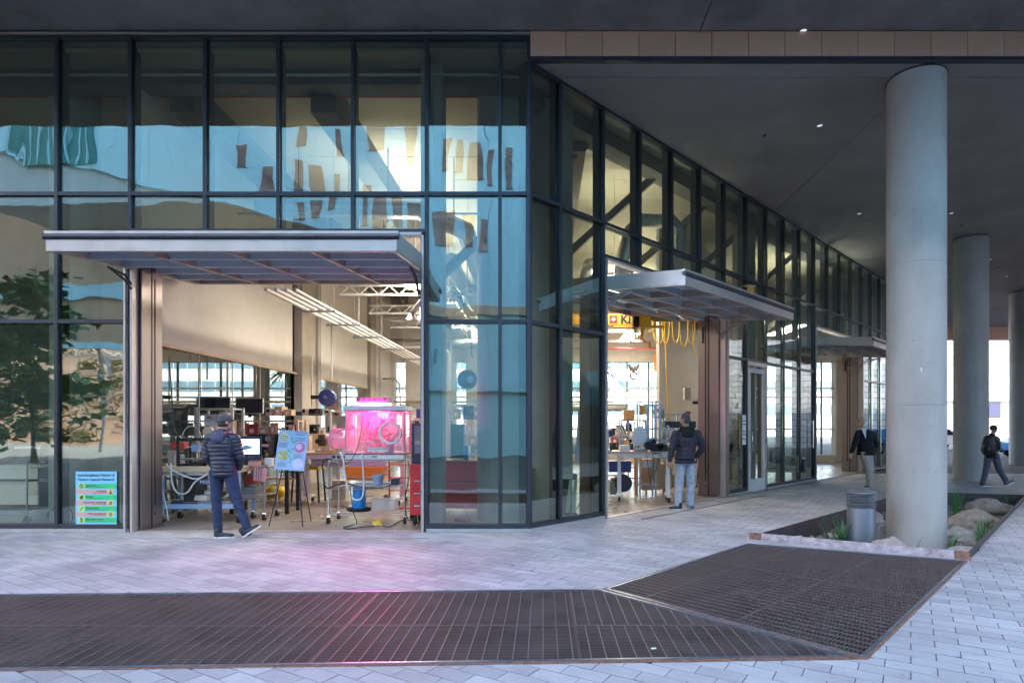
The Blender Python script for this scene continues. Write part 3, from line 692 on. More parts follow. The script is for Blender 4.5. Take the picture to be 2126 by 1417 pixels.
for x, y, z0, lab in ((-5.0, 12.5, 5.9, 'a'), (-4.1, 12.9, 6.1, 'b'), (-3.2, 12.6, 5.8, 'c'), (-2.6, 13.4, 6.0, 'd'), (-3.7, 14.2, 6.2, 'e'), (-1.9, 13.0, 5.7, 'f')):
    q = MB(); q.tube((x, y, z0), (x, y, 7.29), .012, n=6); q.ell((x, y, z0), (.03, .03, .02), 8, 5)
    o = tag(q.build('ceiling_rod', 'black'), 'thin black ceiling rod, %s from the left above the lifted left door' % {'a': 'first', 'b': 'second', 'c': 'fourth', 'd': 'fifth', 'e': 'third', 'f': 'last'}[lab], 'rod', 'thin black ceiling rods')
# crane
cr = thing('bridge_crane', 'orange crane beam with black lettering across the middle door', 'crane', (.9, 14.4, 3.97))
MB().box(-.8, 1.55, 0, .14, 0, .26).build('beam', 'orange_beam', cr)
MB().box(.66, .84, -.008, -.002, .04, .22).build('logo_square', 'red', cr)
MB().bar((.705, -.011, .13), (.795, -.011, .13), .004, .03).build('logo_mark', 'paper', cr); MB().box(.735, .765, -.013, -.009, .08, .18).build('logo_mark', 'paper', cr)
text('KI', .27, 'ink', cr, (1.04, -.006, .12), bold=.012)
MB().box(1.34, 1.6, -.2, .12, -.1, .18).build('trolley', 'yellow', cr, bevel=.01); MB().box(1.19, 1.335, -.18, .1, -.08, .26).build('motor', 'black', cr, bevel=.02)
MB().path([(1.24, -.08, -.1), (1.26, -.08, -.3), (1.22, -.08, -.42), (1.14, -.08, -.42), (1.12, -.08, -.36)], .02, 8).build('hook', 'black', cr, smooth=True)
MB().path([(1.42, -.08, -.1), (1.40, -.08, -.3), (1.48, -.08, -.42), (1.58, -.08, -.4), (1.6, -.08, -.55)], .03, 8).build('hook', 'orange', cr, smooth=True)
MB().box(.75, 1.95, -.03, .12, -.06, -.02).build('trolley_rail', 'orange_beam', cr)
rl = thing('crane_rail', 'long orange crane rail running to the back windows', 'rail', (4.92, 14.5, 4.62))
MB().box(-.08, .08, 0, 11.4, 0, .28).build('rail', 'orange_beam', rl); MB().box(-.12, .12, 0, 11.4, .28, .31).build('flange', 'wood_pale', rl)
for y in (2, 4.5, 7, 9.5): MB().box(-.5, .08, y, y+.1, .32, .42).build('bracket', 'beige', rl)
MB().box(-.28, -.04, 11.1, 11.2, -.75, 0.0).build('end_plate', 'orange', rl)
for i in range(9):
    x = 2.25+i*.31+random.uniform(-.05, .05); y = 14.3+i*.45; d = random.uniform(.45, .9); w = random.uniform(.09, .16); q = MB()
    q.path([(x+w*cos(a), y, 4.45-.35-(d-.35)*.5*(1-sin(a)) if False else 4.5-d*abs(sin(a))**.6) for a in [pi*k/14 for k in range(15)]], .016, 6)
    tag(q.build('festoon_loop', 'yellow', smooth=True), '%s yellow cable loop from the left hanging by the orange crane rail' % ('first', 'second', 'third', 'fourth', 'fifth', 'sixth', 'seventh', 'eighth', 'ninth')[i], 'cable', 'yellow festoon cable loops')
q = MB(); q.path([(3.0, 15.2, 4.3), (3.05, 15.2, 3.2), (3.1, 15.2, 2.2), (3.14, 15.2, 1.3)], .016, 6); tag(q.build('yellow_cable', 'yellow', smooth=True), 'single long yellow cable hanging straight down beside the white wall', 'cable')
hk = thing('hoist_hook', 'grey hoist block and ring hanging before the back windows', 'hook', (2.66, 18.0, 3.2))
MB().lathe([(.06, .0), (.09, .04), (.09, .12), (.05, .17)], n=14).build('block', 'steel', hk, smooth=True)
for sx_ in (-.11, .11): MB().cbox((sx_, 0, .1), (.06, .06, .22), (0, .3 if sx_ > 0 else -.3, 0)).build('side_plate', 'copper_panel', hk)
MB().path([(.1*cos(a), 0, -.13+.1*sin(a)) for a in [2*pi*k/20 for k in range(20)]], .03, 8, closed=True).build('ring', 'steel', hk, smooth=True)
MB().tube((-.08, 0, .2), (-.08, 0, 2.2), .006, n=5).tube((.08, 0, .2), (.08, 0, 2.2), .006, n=5).build('wire', 'steel', hk)
# ================================================================== GRATES AND PLANTER
def cseg(p, q, poly):
    """clip a 2D segment to a convex ccw polygon"""
    t0, t1 = 0., 1.; d = (q[0]-p[0], q[1]-p[1])
    for i in range(len(poly)):
        a, b = poly[i], poly[(i+1) % len(poly)]; nx, ny = -(b[1]-a[1]), b[0]-a[0]
        num = nx*(p[0]-a[0])+ny*(p[1]-a[1]); den = nx*d[0]+ny*d[1]
        if abs(den) < 1e-9:
            if num < 0: return None
            continue
        t = -num/den
        if den > 0: t0 = max(t0, t)
        else: t1 = min(t1, t)
    if t0 >= t1: return None
    return ((p[0]+d[0]*t0, p[1]+d[1]*t0), (p[0]+d[0]*t1, p[1]+d[1]*t1))
def inset(poly, k):
    n = len(poly); out = []; lines = []
    for i in range(n):
        a, b = poly[i], poly[(i+1) % n]; L = sqrt((b[0]-a[0])**2+(b[1]-a[1])**2); nx, ny = -(b[1]-a[1])/L, (b[0]-a[0])/L
        lines.append(((a[0]+nx*k, a[1]+ny*k), (b[0]+nx*k, b[1]+ny*k)))
    P = poly
    for a, b in lines: P = clip(P, a, b, True)
    return P
def grate(lab, poly, ang, fine, fh, coarse, cw, ph=0.0):
    poly = inset(ccw(poly), .006); c = (sum(p[0] for p in poly)/len(poly), sum(p[1] for p in poly)/len(poly))
    t = thing('floor_grate', lab, 'grate', (c[0], c[1], 0), group='steel floor grates')
    loc = [(p[0]-c[0], p[1]-c[1]) for p in poly]; u = (cos(ang), sin(ang)); w = (-u[1], u[0]); m1 = MB(); m2 = MB(); m3 = MB()
    for mbx, stp, wid, (dx, dy), (ox, oy), z0, z1 in ((m1, fine, .0055, u, w, -.035, -.001), (m2, coarse, cw, w, u, -.022, .0)):
        n = int(5/stp)
        for i in range(-n, n+1):
            o = i*stp+ph; p, q = (ox*o-dx*9, oy*o-dy*9), (ox*o+dx*9, oy*o+dy*9); s_ = cseg(p, q, loc)
            if not s_: continue
            (ax, ay), (bx, by) = s_
            if (ax-bx)**2+(ay-by)**2 < 1e-4: continue
            hx, hy = ox*wid/2, oy*wid/2
            mbx.add([(ax-hx, ay-hy, z0), (bx-hx, by-hy, z0), (bx+hx, by+hy, z0), (ax+hx, ay+hy, z0), (ax-hx, ay-hy, z1), (bx-hx, by-hy, z1), (bx+hx, by+hy, z1), (ax+hx, ay+hy, z1)],
                    [(4, 5, 6, 7), (0, 1, 5, 4), (1, 2, 6, 5), (2, 3, 7, 6), (3, 0, 4, 7)])
    for i in range(len(loc)):
        a, b = loc[i], loc[(i+1) % len(loc)]; m3.bar((*a, -.02), (*b, -.02), .005, .036)
    m1.build('bearing_bar', 'grate_steel', t, kind='stuff'); m2.build('cross_bar', 'grate_bar', t, kind='stuff'); m3.build('banding', 'grate_bar', t)
    return t
G1i = inset(GR1, .055)
Yl = 4.92
xb = [-8.2, -5.45, -3.53, -1.59, .252, 3]
nm = ['leftmost', 'second', 'third', 'fourth', 'fifth']
for i in range(5):
    for half in (0, 1):
        P = clip(clip(G1i, (xb[i], 0), (xb[i], 1), False), (xb[i+1], 0), (xb[i+1], 1), True)
        P = clip(P, (0, Yl), (1, Yl), half == 1)
        if len(P) > 2 and abs(area(P)) > .02:
            grate('brown steel floor grate, %s from the left in the %s row' % (nm[i], ('near', 'far')[half]) if i < 4 else 'brown triangular steel floor grate in the %s row beside the big angled grate' % ('near', 'far')[half], P, 0, .03, .03, .1046, .008, ph=.013*i)
G2i = inset(GR2, .055); GA = R(44.5); u = (cos(GA), sin(GA)); w = (-u[1], u[0]); O2 = gC_
def band(P, o, d, lo, hi):
    a = (o[0]+d[0]*lo, o[1]+d[1]*lo); b = (o[0]+d[0]*hi, o[1]+d[1]*hi); e = (-d[1], d[0])
    P = clip(P, a, (a[0]+e[0], a[1]+e[1]), False); return clip(P, b, (b[0]+e[0], b[1]+e[1]), True)
for i, (a, b) in enumerate(((-.2, 1.05), (1.05, 1.98), (1.98, 3.2))):
    for j, (c, d) in enumerate(((-.5, 2.02), (2.02, 5.5))):
        P = band(G2i, O2, w, a, b); P = band(P, O2, u, c, d) if len(P) > 2 else []
        if len(P) > 2 and abs(area(P)) > .02:
            grate('brown steel grate in the %s strip of the big angled grating, %s half' % (('right', 'middle', 'left')[i], ('near', 'far')[j]), P, GA, .03, .03, .1, .008)
def edging(lab, P, w_=.05):
    t = thing('grate_frame', lab, 'frame', (0, 0, 0)); n = len(P); c = ccw(P)
    I1, I2, I3 = c, inset(c, .028), inset(c, .05)
    if not (len(I1) == len(I2) == len(I3)): return
    def sortlike(A, B):
        k = min(range(len(B)), key=lambda q: (B[q][0]-A[0][0])**2+(B[q][1]-A[0][1])**2); return B[k:]+B[:k]
    I2, I3 = sortlike(I1, I2), sortlike(I1, I3)
    for i in range(n):
        j = (i+1) % n
        MB().prism([I1[i], I1[j], I2[j], I2[i]], -.05, .0035).build('rusty_rim', 'rust', t)
        MB().prism([I2[i], I2[j], I3[j], I3[i]], -.05, .007).build('angle_rim', 'grate_edge', t)
edging('blue grey steel edging round the big angled grating', GR2)
c1 = ccw(GR1)
edging('blue grey steel edging round the long straight grating', GR1)
# planter
plt = thing('planter', 'sunken rusted steel planter around the thick column', 'planter', (0, 0, 0))
P = ccw(PL); I_ = inset(P, .014); I_ = I_[min(range(4), key=lambda q: (I_[q][0]-P[0][0])**2+(I_[q][1]-P[0][1])**2):]+I_[:min(range(4), key=lambda q: (I_[q][0]-P[0][0])**2+(I_[q][1]-P[0][1])**2)]
for i in range(4):
    j = (i+1) % 4; mid_ = ((P[i][0]+P[j][0])/2, (P[i][1]+P[j][1])/2)
    near = mid_[1] < 8.5; rightside = not near and mid_[0] > 7.5 and mid_[1] < 12
    MB().prism([P[i], P[j], I_[j], I_[i]], -.42, .085 if (near or rightside) else .012).build('side_plate', 'corten', plt)
a, b = V((*plA, 0)), V((*plB, 0)); d = (b-a).normalized(); n_ = V((d.y, -d.x, 0))
MB().add([a+n_*.075+V((0, 0, .0)), b+n_*.075, b+n_*.01+V((0, 0, .088)), a+n_*.01+V((0, 0, .088)), a+n_*.0-V((0, 0, .02)), b+n_*.0-V((0, 0, .02)), b-n_*.004+V((0, 0, .088)), a-n_*.004+V((0, 0, .088))],
         [(0, 1, 2, 3), (3, 2, 6, 7), (0, 3, 7, 4), (1, 5, 6, 2), (4, 5, 1, 0)]).build('curb_face', 'corten_curb', plt)
for p, sg_ in ((a+d*.06, 1), (b-d*.15, 1)):
    q = MB(); q.add([p+n_*.0765+V((0, 0, .002)), p+d*.17+n_*.0765+V((0, 0, .002)), p+d*.15+n_*.013+V((0, 0, .0895)), p+n_*.013+V((0, 0, .0895))], [(0, 1, 2, 3)]); q.build('rust_patch', 'rust', plt)
# gravel and stones
m = MB(); Pi = inset(P, .03); bb = (min(p[0] for p in Pi), max(p[0] for p in Pi), min(p[1] for p in Pi), max(p[1] for p in Pi))
def inside(p, poly): return all((poly[(i+1) % len(poly)][0]-poly[i][0])*(p[1]-poly[i][1])-(poly[(i+1) % len(poly)][1]-poly[i][1])*(p[0]-poly[i][0]) > 0 for i in range(len(poly)))
cnt = 0
while cnt < 9000:
    p = (random.uniform(bb[0], bb[1]), random.uniform(bb[2], bb[3]))
    if not inside(p, Pi): continue
    r = random.uniform(.012, .034) if cnt % 25 else random.uniform(.04, .085); a = random.random()*6.28; z = -.30+.09*noise.noise(V((p[0]*1.2, p[1]*1.2, 0)))
    vs = [(p[0]+r*cos(a+k*2.09)*random.uniform(.7, 1.2), p[1]+r*sin(a+k*2.09)*random.uniform(.7, 1.2), z-r*.3) for k in range(3)]+[(p[0]+random.uniform(-.3, .3)*r, p[1]+random.uniform(-.3, .3)*r, z+r*.75)]+[(p[0]+r*cos(a+k*2.09+1)*.7, p[1]+r*sin(a+k*2.09+1)*.7, z+r*.4) for k in range(3)]
    m.add(vs, [(0, 1, 4), (1, 2, 5), (2, 0, 6), (4, 3, 6), (5, 3, 4), (6, 3, 5), (0, 4, 6), (1, 5, 4), (2, 6, 5)]); cnt += 1
q = MB(); q.v = [(x, y, -.335) for x, y in Pi]; q.f = [tuple(range(len(Pi)))]; q.build('gravel', 'gravel', None, kind='stuff')
m.build('gravel', 'gravel', None, kind='stuff')
def rock(px, py, z, sx_, sy_, sz_, lab, mt, seed, rz=0):
    p = G(px, py, z); q = MB(); q.ell((0, 0, 0), (1, 1, 1), 28, 18); nv = []
    for v in q.v:
        v = V(v); n1 = noise.noise(v*1.1+V((seed, 0, 0)))*.34+noise.noise(v*2.6+V((seed, 5, 0)))*.16+noise.noise(v*9+V((seed, 9, 0)))*.025; v = v*(1+n1); nv.append((v.x*sx_, v.y*sy_, v.z*sz_))
    q.v = nv; tag(q.build('boulder', mt, loc=(p.x, p.y, z), smooth=True, rz=rz), lab, 'rock')
for a in ((1640+20, 1140, -.22, .25, .22, .20, 'pale round boulder at the left corner of the planter', 'stone_pale', 1),
          (1848, 1160, -.22, .29, .25, .27, 'pinkish speckled boulder between the bollard and the column', 'stone', 4),
          (1935, 1180, -.26, .36, .25, .17, 'low flat grey boulder before the column base', 'stone_pale', 7),
          (1790, 1100, -.30, .20, .2, .14, 'brownish boulder behind the bollard', 'stone', 9), (1790+10, 1078, -.3, .3, .3, .2, 'dark boulder by the back planter wall left of the column', 'stone', 12),
          (2020, 1085, -.28, .45, .35, .24, 'long brown boulder in the planter right of the column', 'stone', 15), (1990, 1115, -.3, .3, .22, .17, 'grey boulder just right of the column base', 'stone_pale', 18),
          (2060, 1060, -.26, .5, .3, .25, 'dark boulder near the rear corner of the planter', 'stone', 21), (2005, 1150, -.31, .28, .2, .1, 'flat pale stone near the front right corner of the planter', 'stone_pale', 25),
          (1725, 1118, -.33, .12, .12, .1, 'small pale stone behind the grass left of the bollard', 'stone_pale', 28)):
    rock(*a)
def tuft(px, py, n, h, sp_, lab, z=-.3):
    p = G(px, py, z); q = MB()
    for i in range(n):
        a = random.random()*6.28; r = random.uniform(0, .05); L = h*random.uniform(.6, 1.35); lean = random.uniform(.05, sp_); pts = []; bx, by = r*cos(a), r*sin(a); w0 = random.uniform(.006, .012)
        for k in range(6):
            t = k/5; pts.append(V((bx+cos(a)*lean*t*t, by+sin(a)*lean*t*t, L*(t-.25*t*t*lean/h))))
        sx_, sy_ = -sin(a), cos(a); vs = []
        for k, c in enumerate(pts): ww = w0*(1-(k/5)**2*.92); vs += [c+V((sx_*ww, sy_*ww, 0)), c-V((sx_*ww, sy_*ww, 0))+V((0, 0, .0)), ]
        q.add(vs, [(2*k, 2*k+1, 2*k+3, 2*k+2) for k in range(5)])
    tag(q.build('grass_plant', 'blade', loc=p), lab, 'plant')
for a in ((1748, 1140, 44, .46, .30, 'green tuft of long blades just left of the bollard'), (1722, 1135, 14, .40, .26, 'thin green tuft at the left of the planter'), (1862, 1168, 8, .28, .16, 'few short green blades in front of the speckled boulder'),
          (1893, 1172, 12, .34, .24, 'small green tuft before the foot of the thick column'), (2040, 1145, 46, .50, .42, 'dense green tuft near the right planter edge'), (1985, 1085, 44, .62, .25, 'dark green tuft standing right behind the thick column'),
          (1812, 1085, 10, .66, .22, 'sparse tall blades between bollard and thick column'), (1978, 1140, 7, .3, .34, 'few flat lying blades right of the thick column'), (2095, 1062, 20, .4, .3, 'green tuft in the rear right of the planter')):
    tuft(*a)
# bollard
pb = G(1788, 1140, -.3); bo = thing('bollard_light', 'grey louvred bollard lamp standing in the planter', 'bollard', (pb.x, pb.y, 0))
rb = .165*(pb.y/8.9)
rb = 26.8/F*pb.y; hb = ZZ(1021, pb.y)
MB().lathe([(rb, -.35), (rb, hb-.235), (rb*.98, hb-.23)], n=48).build('post', 'bollard', bo, smooth=True, auto=40)
MB().lathe([(rb*.80, hb-.235), (rb*.80, hb-.02)], n=32).build('lamp_core', 'grey_plastic', bo, smooth=True, auto=40)
for k in range(5):
    z = hb-.215+k*.045; MB().lathe([(rb*.82, z), (rb*1.02, z-.008), (rb*1.035, z-.002), (rb*1.02, z+.006), (rb*.82, z+.014)], n=48).build('louvre', 'bollard', bo, smooth=True, auto=50)
MB().lathe([(rb*1.03, hb-.02), (rb*1.02, hb), (rb*.9, hb+.018), (rb*.5, hb+.032), (.001, hb+.038)], n=48).build('cap', 'bollard', bo, smooth=True)
for a in range(3): t = a*2.09-1.45; MB().cbox((rb*.97*cos(t), rb*.97*sin(t), hb-.12), (.012, .012, .2), (0, 0, t)).build('strut', 'bollard', bo)
# litter on the grating
lt = G(1357, 1346); q = MB(); q.cbox((0, 0, .004), (.035, .02, .006), (0, 0, .4)); tag(q.build('paper_scrap', 'paper', loc=lt), 'tiny pale paper scrap lying on the triangular grate', 'scrap')
# ================================================================== SURROUNDINGS (seen in reflection and far away)
D2 = 9.24*2
def RX(px, Y): return (px-CX)/F*(D2-Y)
def RZ(py, Y): return EH+(HY-py)/F*(D2-Y)
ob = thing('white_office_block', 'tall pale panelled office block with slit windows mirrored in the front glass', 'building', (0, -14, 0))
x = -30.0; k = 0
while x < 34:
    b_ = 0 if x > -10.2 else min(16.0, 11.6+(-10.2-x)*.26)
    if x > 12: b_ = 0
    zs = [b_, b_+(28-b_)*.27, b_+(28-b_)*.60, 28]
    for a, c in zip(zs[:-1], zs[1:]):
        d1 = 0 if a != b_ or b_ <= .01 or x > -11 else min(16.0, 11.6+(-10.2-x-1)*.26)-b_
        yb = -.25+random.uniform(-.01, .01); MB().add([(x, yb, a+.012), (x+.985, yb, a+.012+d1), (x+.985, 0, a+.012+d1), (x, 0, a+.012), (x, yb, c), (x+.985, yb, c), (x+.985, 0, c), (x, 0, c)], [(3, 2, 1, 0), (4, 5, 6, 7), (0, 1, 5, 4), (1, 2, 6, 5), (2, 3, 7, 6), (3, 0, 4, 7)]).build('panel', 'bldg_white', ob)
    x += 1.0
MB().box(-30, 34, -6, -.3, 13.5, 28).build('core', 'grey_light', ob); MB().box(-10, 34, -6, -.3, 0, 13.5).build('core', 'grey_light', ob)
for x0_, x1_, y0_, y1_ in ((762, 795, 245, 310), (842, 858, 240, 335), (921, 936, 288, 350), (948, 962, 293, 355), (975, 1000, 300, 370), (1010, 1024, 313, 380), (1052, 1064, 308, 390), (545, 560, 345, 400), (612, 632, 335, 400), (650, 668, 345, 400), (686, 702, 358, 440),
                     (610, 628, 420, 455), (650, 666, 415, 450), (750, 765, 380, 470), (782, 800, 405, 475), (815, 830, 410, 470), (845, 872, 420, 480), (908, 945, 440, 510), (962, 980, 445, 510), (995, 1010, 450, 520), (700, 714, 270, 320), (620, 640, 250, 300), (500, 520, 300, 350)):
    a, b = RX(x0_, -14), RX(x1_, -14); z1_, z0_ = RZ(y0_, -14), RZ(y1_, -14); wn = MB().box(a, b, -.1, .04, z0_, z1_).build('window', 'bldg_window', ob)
    MB().box(a-.05, b+.05, .041, .06, z0_-.05, z0_).build('window_sill', 'frame_dark', wn)
for z in (3.4, 7.4): MB().box(-10, 34, .0, .35, z, z+.5).build('band', 'tan_tile' if z > 5 else 'bldg_white', ob)
MB().box(RX(40, -14), RX(200, -14), .0, .12, RZ(340, -14), RZ(262, -14)+1).build('teal_window', 'bldg_teal', ob)
for i in range(9): MB().box(RX(40, -14)+.1+i*.45, RX(40, -14)+.16+i*.45, .121, .2, RZ(340, -14), RZ(262, -14)+1).build('window_fin', 'bldg_white', ob)
tb = thing('tan_office_wing', 'tan rendered building wing mirrored in the far left panes', 'building', (0, -19, 0))
MB().box(-60, -9, -2, 0, 6.6, 16).build('wall', 'bldg_tan', tb); MB().box(-60, -9, .01, .5, 9.3, 10.1).build('band', 'bldg_white', tb); MB().box(-60, -9, .01, .3, 6.2, 6.6).build('ledge', 'bldg_white', tb)
for x in range(-56, -10, 7): MB().box(x, x+.22, -1.2, -1.0, 0, 6.6).build('pillar', 'concrete', tb)
# distant hillside with brush, and steel truss
q = MB(); N = 40
for j in range(N+1):
    for i in range(N+1): x, y = -110+i*4.5, -34-j*1.6; q.v.append((x, y, -.1+17*(j/N)**1.1+1.0*noise.noise(V((x*.06, y*.09, 0)))*min(1, j/4)))
q.f = [(j*(N+1)+i, (j+1)*(N+1)+i, (j+1)*(N+1)+i+1, j*(N+1)+i+1) for j in range(N) for i in range(N)]
struct('hillside', q, 'dry_soil')
q = MB()
for i in range(520):
    x, j = random.uniform(-105, 20), random.random(); y = -36-j*50; z = 17*(j)**1.1; r = random.uniform(.7, 1.9)
    for k in range(40):
        a, e = random.random()*6.28, random.uniform(-.2, 1.4); rr = r*random.uniform(.6, 1); c = V((x+rr*cos(a)*cos(e), y+rr*sin(a)*cos(e), z+rr*sin(e)*.8)); s_ = .32
        q.add([c+V((random.uniform(-s_, s_), random.uniform(-s_, s_), random.uniform(-s_, s_))) for _ in range(3)], [(0, 1, 2)])
q.build('brush', 'bush', None, kind='stuff')
tr = MB()
for i in range(26):
    x = -80+i*2.6; tr.bar((x, -66, 11.0), (x+1.3, -66, 12.6), .12); tr.bar((x+1.3, -66, 12.6), (x+2.6, -66, 11.0), .12)
tr.bar((-80, -66, 11), (-12, -66, 11), .18).bar((-80, -66, 12.6), (-12, -66, 12.6), .18)
for x in (-78, -60, -42, -24): tr.bar((x, -66, 0), (x, -66, 11), .3)
tag(tr.build('steel_truss', 'grey_light'), 'long pale steel truss on the hillside mirrored in the left panes', 'truss')
# young tree left of the camera, mirrored in the left panes
def tree(x, y, h, lab, seed, nl=1500, lr=.085):
    random.seed(seed); t = thing('young_tree', lab, 'tree', (x, y, 0)); tk = MB()
    tk.path([(0, 0, 0), (.03, .02, h*.25), (-.04, .03, h*.5), (.02, 0, h*.78), (0, 0, h*.97)], [.075, .06, .05, .03, .008], 8); lf = MB(); br = []
    for i in range(26):
        z = h*random.uniform(.2, .92); a = i*2.4+random.random(); L = (h*.32)*(1.15-z/h)*random.uniform(.7, 1.2)
        e = V((cos(a)*L, sin(a)*L, z+L*random.uniform(.1, .55))); m_ = V((cos(a)*L*.5, sin(a)*L*.5, z+L*.12)); tk.path([(0, 0, z), m_, e], [.022, .014, .005], 5); br += [(V((0, 0, z)), m_), (m_, e)]
    for i in range(nl):
        p, q_ = random.choice(br); c = p.lerp(q_, random.uniform(.3, 1.1))+V([random.gauss(0, .14) for _ in range(3)])
        s_ = lr*random.uniform(.6, 1.35); rt = Euler((random.uniform(-.9, .9), random.uniform(-.9, .9), random.random()*6.28)).to_matrix()
        lf.add([c+rt @ V(v)*s_ for v in ((0, -1, 0), (.55, -.5, .1), (1, .15, 0), (.4, .25, .12), (0, 1.1, 0), (-.4, .25, .12), (-1, .15, 0), (-.55, -.5, .1))], [(0, 1, 3, 4), (1, 2, 3), (0, 4, 5, 7), (7, 5, 6)])
    tk.build('trunk', 'bark', t, smooth=True); lf.build('crown', 'leaf', t); random.seed(5)
tree(RX(70, 4.2), 4.2, 5.5, 'leafy young tree mirrored at the left edge of the front glass', 3, 1500, .125)
tree(RX(-30, 2.4), 2.4, 4.6, 'second leafy young tree mirrored behind the first at the left edge', 8, 700, .12)
# block wall right of the walkway (mirrored in the side glass)
bwl = thing('block_wall', 'wall of stacked mauve stone blocks mirrored in the side glass', 'wall', (33, 20, 0))
MB().box(.06, .8, 0, 17.3, 0, 9.5).build('core', 'dark_reveal', bwl)
bm_ = MB(); z = 0
row = 0
while z < 9:
    y = -.2 if row % 2 else 0
    while y < 17.2:
        L = random.uniform(.55, .85); b = MB(); b.box(-random.uniform(.0, .03), .055, 0, L-.03, 0, .37)
        b.build('block', 'block', bwl, loc=(0, y, z)) if row*17+0 < 290*0 else bm_.add([(v[0], v[1]+y, v[2]+z) for v in b.v], b.f)
        y += L
    z += .4; row += 1
bm_.build('block', 'block', bwl, kind='stuff')
nb = thing('added_dark_block', 'added dark block hiding the sky mirrored in the second side pane', 'building', (34, 2, 0))  # unseen dark block added to keep bright sky out of the pane
MB().box(0, 6, 0, 17.9, 0, 13).build('wall', 'beam', nb)
for i in range(6): MB().box(-.05, 0, 1+i*2.8, 2.6+i*2.8, 3, 5.5).build('window', 'far_glass', nb)
# behind the building
fb = thing('banded_office_building', 'white office building with blue window bands beyond the back windows', 'building', (0, 88, 0))
MB().box(-40, 47, 0, 12, 0, 17).build('wall', 'far_white', fb)
for i in range(4):
    z = 3.2+i*3.3; f_ = MB().box(-40, 47, -.06, .0, z, z+1.5).build('window_band', 'far_glass', fb)
    mm = MB()
    for x in range(-40, 47, 2): mm.box(x, x+.12, -.12, -.065, z, z+1.5)
    mm.build('mullions', 'far_white', f_)
fw = thing('pale_warehouse', 'sunlit plain white building beyond the far end of the walkway', 'building', (50, 74, 0))
MB().box(-1, 50, 0, 10, 4.6, 19).build('wall', 'far_white', fw); MB().box(-1, 50, .5, 10, 0, 4.6).build('lower_wall', 'grey_light', fw)
for x in range(0, 48, 4): MB().box(x, x+1.6, .3, .5, 2.6, 4.4).build('window', 'navy' if x % 8 else 'bldg_teal', fw)
for x in range(0, 48, 3): MB().box(x+1.2, x+1.9, -3, -2.9, 1.4, 2.4).build('barrier_panel', 'barrier', fw)
def car(x, y, mt, lab, rz=0):
    c = thing('parked_car', lab, 'car', (x, y, 0), rz); q = MB()
    prof = [(-2.1, .35), (-2.15, .75), (-1.5, .9), (-.9, 1.38), (.7, 1.42), (1.35, .98), (2.1, .82), (2.15, .35)]
    for s_ in (-1, 1):
        pass
    n = len(prof); q.v = [(a, -.85, b) for a, b in prof]+[(a, .85, b) for a, b in prof]; q.f = [tuple(range(n)), tuple(range(n, 2*n))[::-1]]+[(i, i+n, (i+1) % n+n, (i+1) % n) for i in range(n)]
    q.build('body', mt, c, bevel=.05)
    for s_ in (-1, 1): w_ = MB(); w_.v = [(-.85, s_*.87, 1.3), (.62, s_*.87, 1.34), (1.1, s_*.87, .98), (-1.3, s_*.87, .95), ]; w_.v += [(a, b-.01*s_, z) for a, b, z in w_.v]; w_.f = [(0, 1, 2, 3), (4, 7, 6, 5), (0, 4, 5, 1), (1, 5, 6, 2), (2, 6, 7, 3), (3, 7, 4, 0)]; w_.build('side_window', 'black_gloss', c)
    for a in (-1.35, 1.35):
        for s_ in (-1, 1): wh = MB().tube((a, s_*.70, .33), (a, s_*.89, .33), .33, n=20).build('wheel', 'rubber', c); MB().tube((a, s_*.891, .33), (a, s_*.9, .33), .2, n=14).build('rim', 'alu', wh)
car(25.6, 31.0, 'blue_bright', 'blue parked car beyond the far round columns', 0); car(26, 41, 'white_paint', 'white parked car in the sun beyond the second column')
0 and car(33, 44, 'red', 'red parked car in the sun beyond the far columns')
# palm and small tree beyond the back windows
def palm(x, y, h, lab):
    t = thing('palm_tree', lab, 'tree', (x, y, 0)); MB().path([(0, 0, 0), (.1, 0, h*.5), (0, 0, h)], [.22, .18, .15], 8).build('trunk', 'bark', t); q = MB()
    for i in range(34):
        a = i*2.39; e = random.uniform(-.3, 1.2)
        pts = [V((cos(a)*r_*cos(e*(1-r_*.2)), sin(a)*r_*cos(e), h+r_*sin(e)-.28*r_*r_)) for r_ in (0, .5, 1, 1.5, 2, 2.4)]
        vs = []
        for k, c in enumerate(pts): ww = .16*(1-k/5.5); vs += [c+V((-sin(a)*ww, cos(a)*ww, -.05)), c-V((-sin(a)*ww, cos(a)*ww, .05))]
        q.add(vs, [(2*k, 2*k+1, 2*k+3, 2*k+2) for k in range(5)])
    q.build('crown', 'leaf', t)
palm(-31, 70, 8, 'small palm tree outside the back windows'); palm(3.5, 40, 5.2, 'palm standing outside the window above the amber box')
# ================================================================== PEOPLE
def solid(name, mb, mt, parent, voxel=.012, sm=4, fn=None, fac=.5):
    me = bpy.data.meshes.new(name); me.from_pydata(mb.v, [], mb.f); me.update()
    t = bpy.data.objects.new('tmp', me); COL.objects.link(t)
    r = t.modifiers.new('r', 'REMESH'); r.mode = 'VOXEL'; r.voxel_size = voxel; r.use_smooth_shade = True
    if sm: s_ = t.modifiers.new('s', 'SMOOTH'); s_.iterations = sm; s_.factor = fac
    dg = bpy.context.evaluated_depsgraph_get(); dg.update(); out = bpy.data.meshes.new_from_object(t.evaluated_get(dg)); bpy.data.objects.remove(t)
    if fn:
        ns = [v.normal.copy() for v in out.vertices]
        for v, n in zip(out.vertices, ns): v.co += n*fn(v.co, n)
    out.materials.clear(); out.materials.append(M[mt])
    for p in out.polygons: p.use_smooth = True
    out.name = name; return link(name, out, parent)
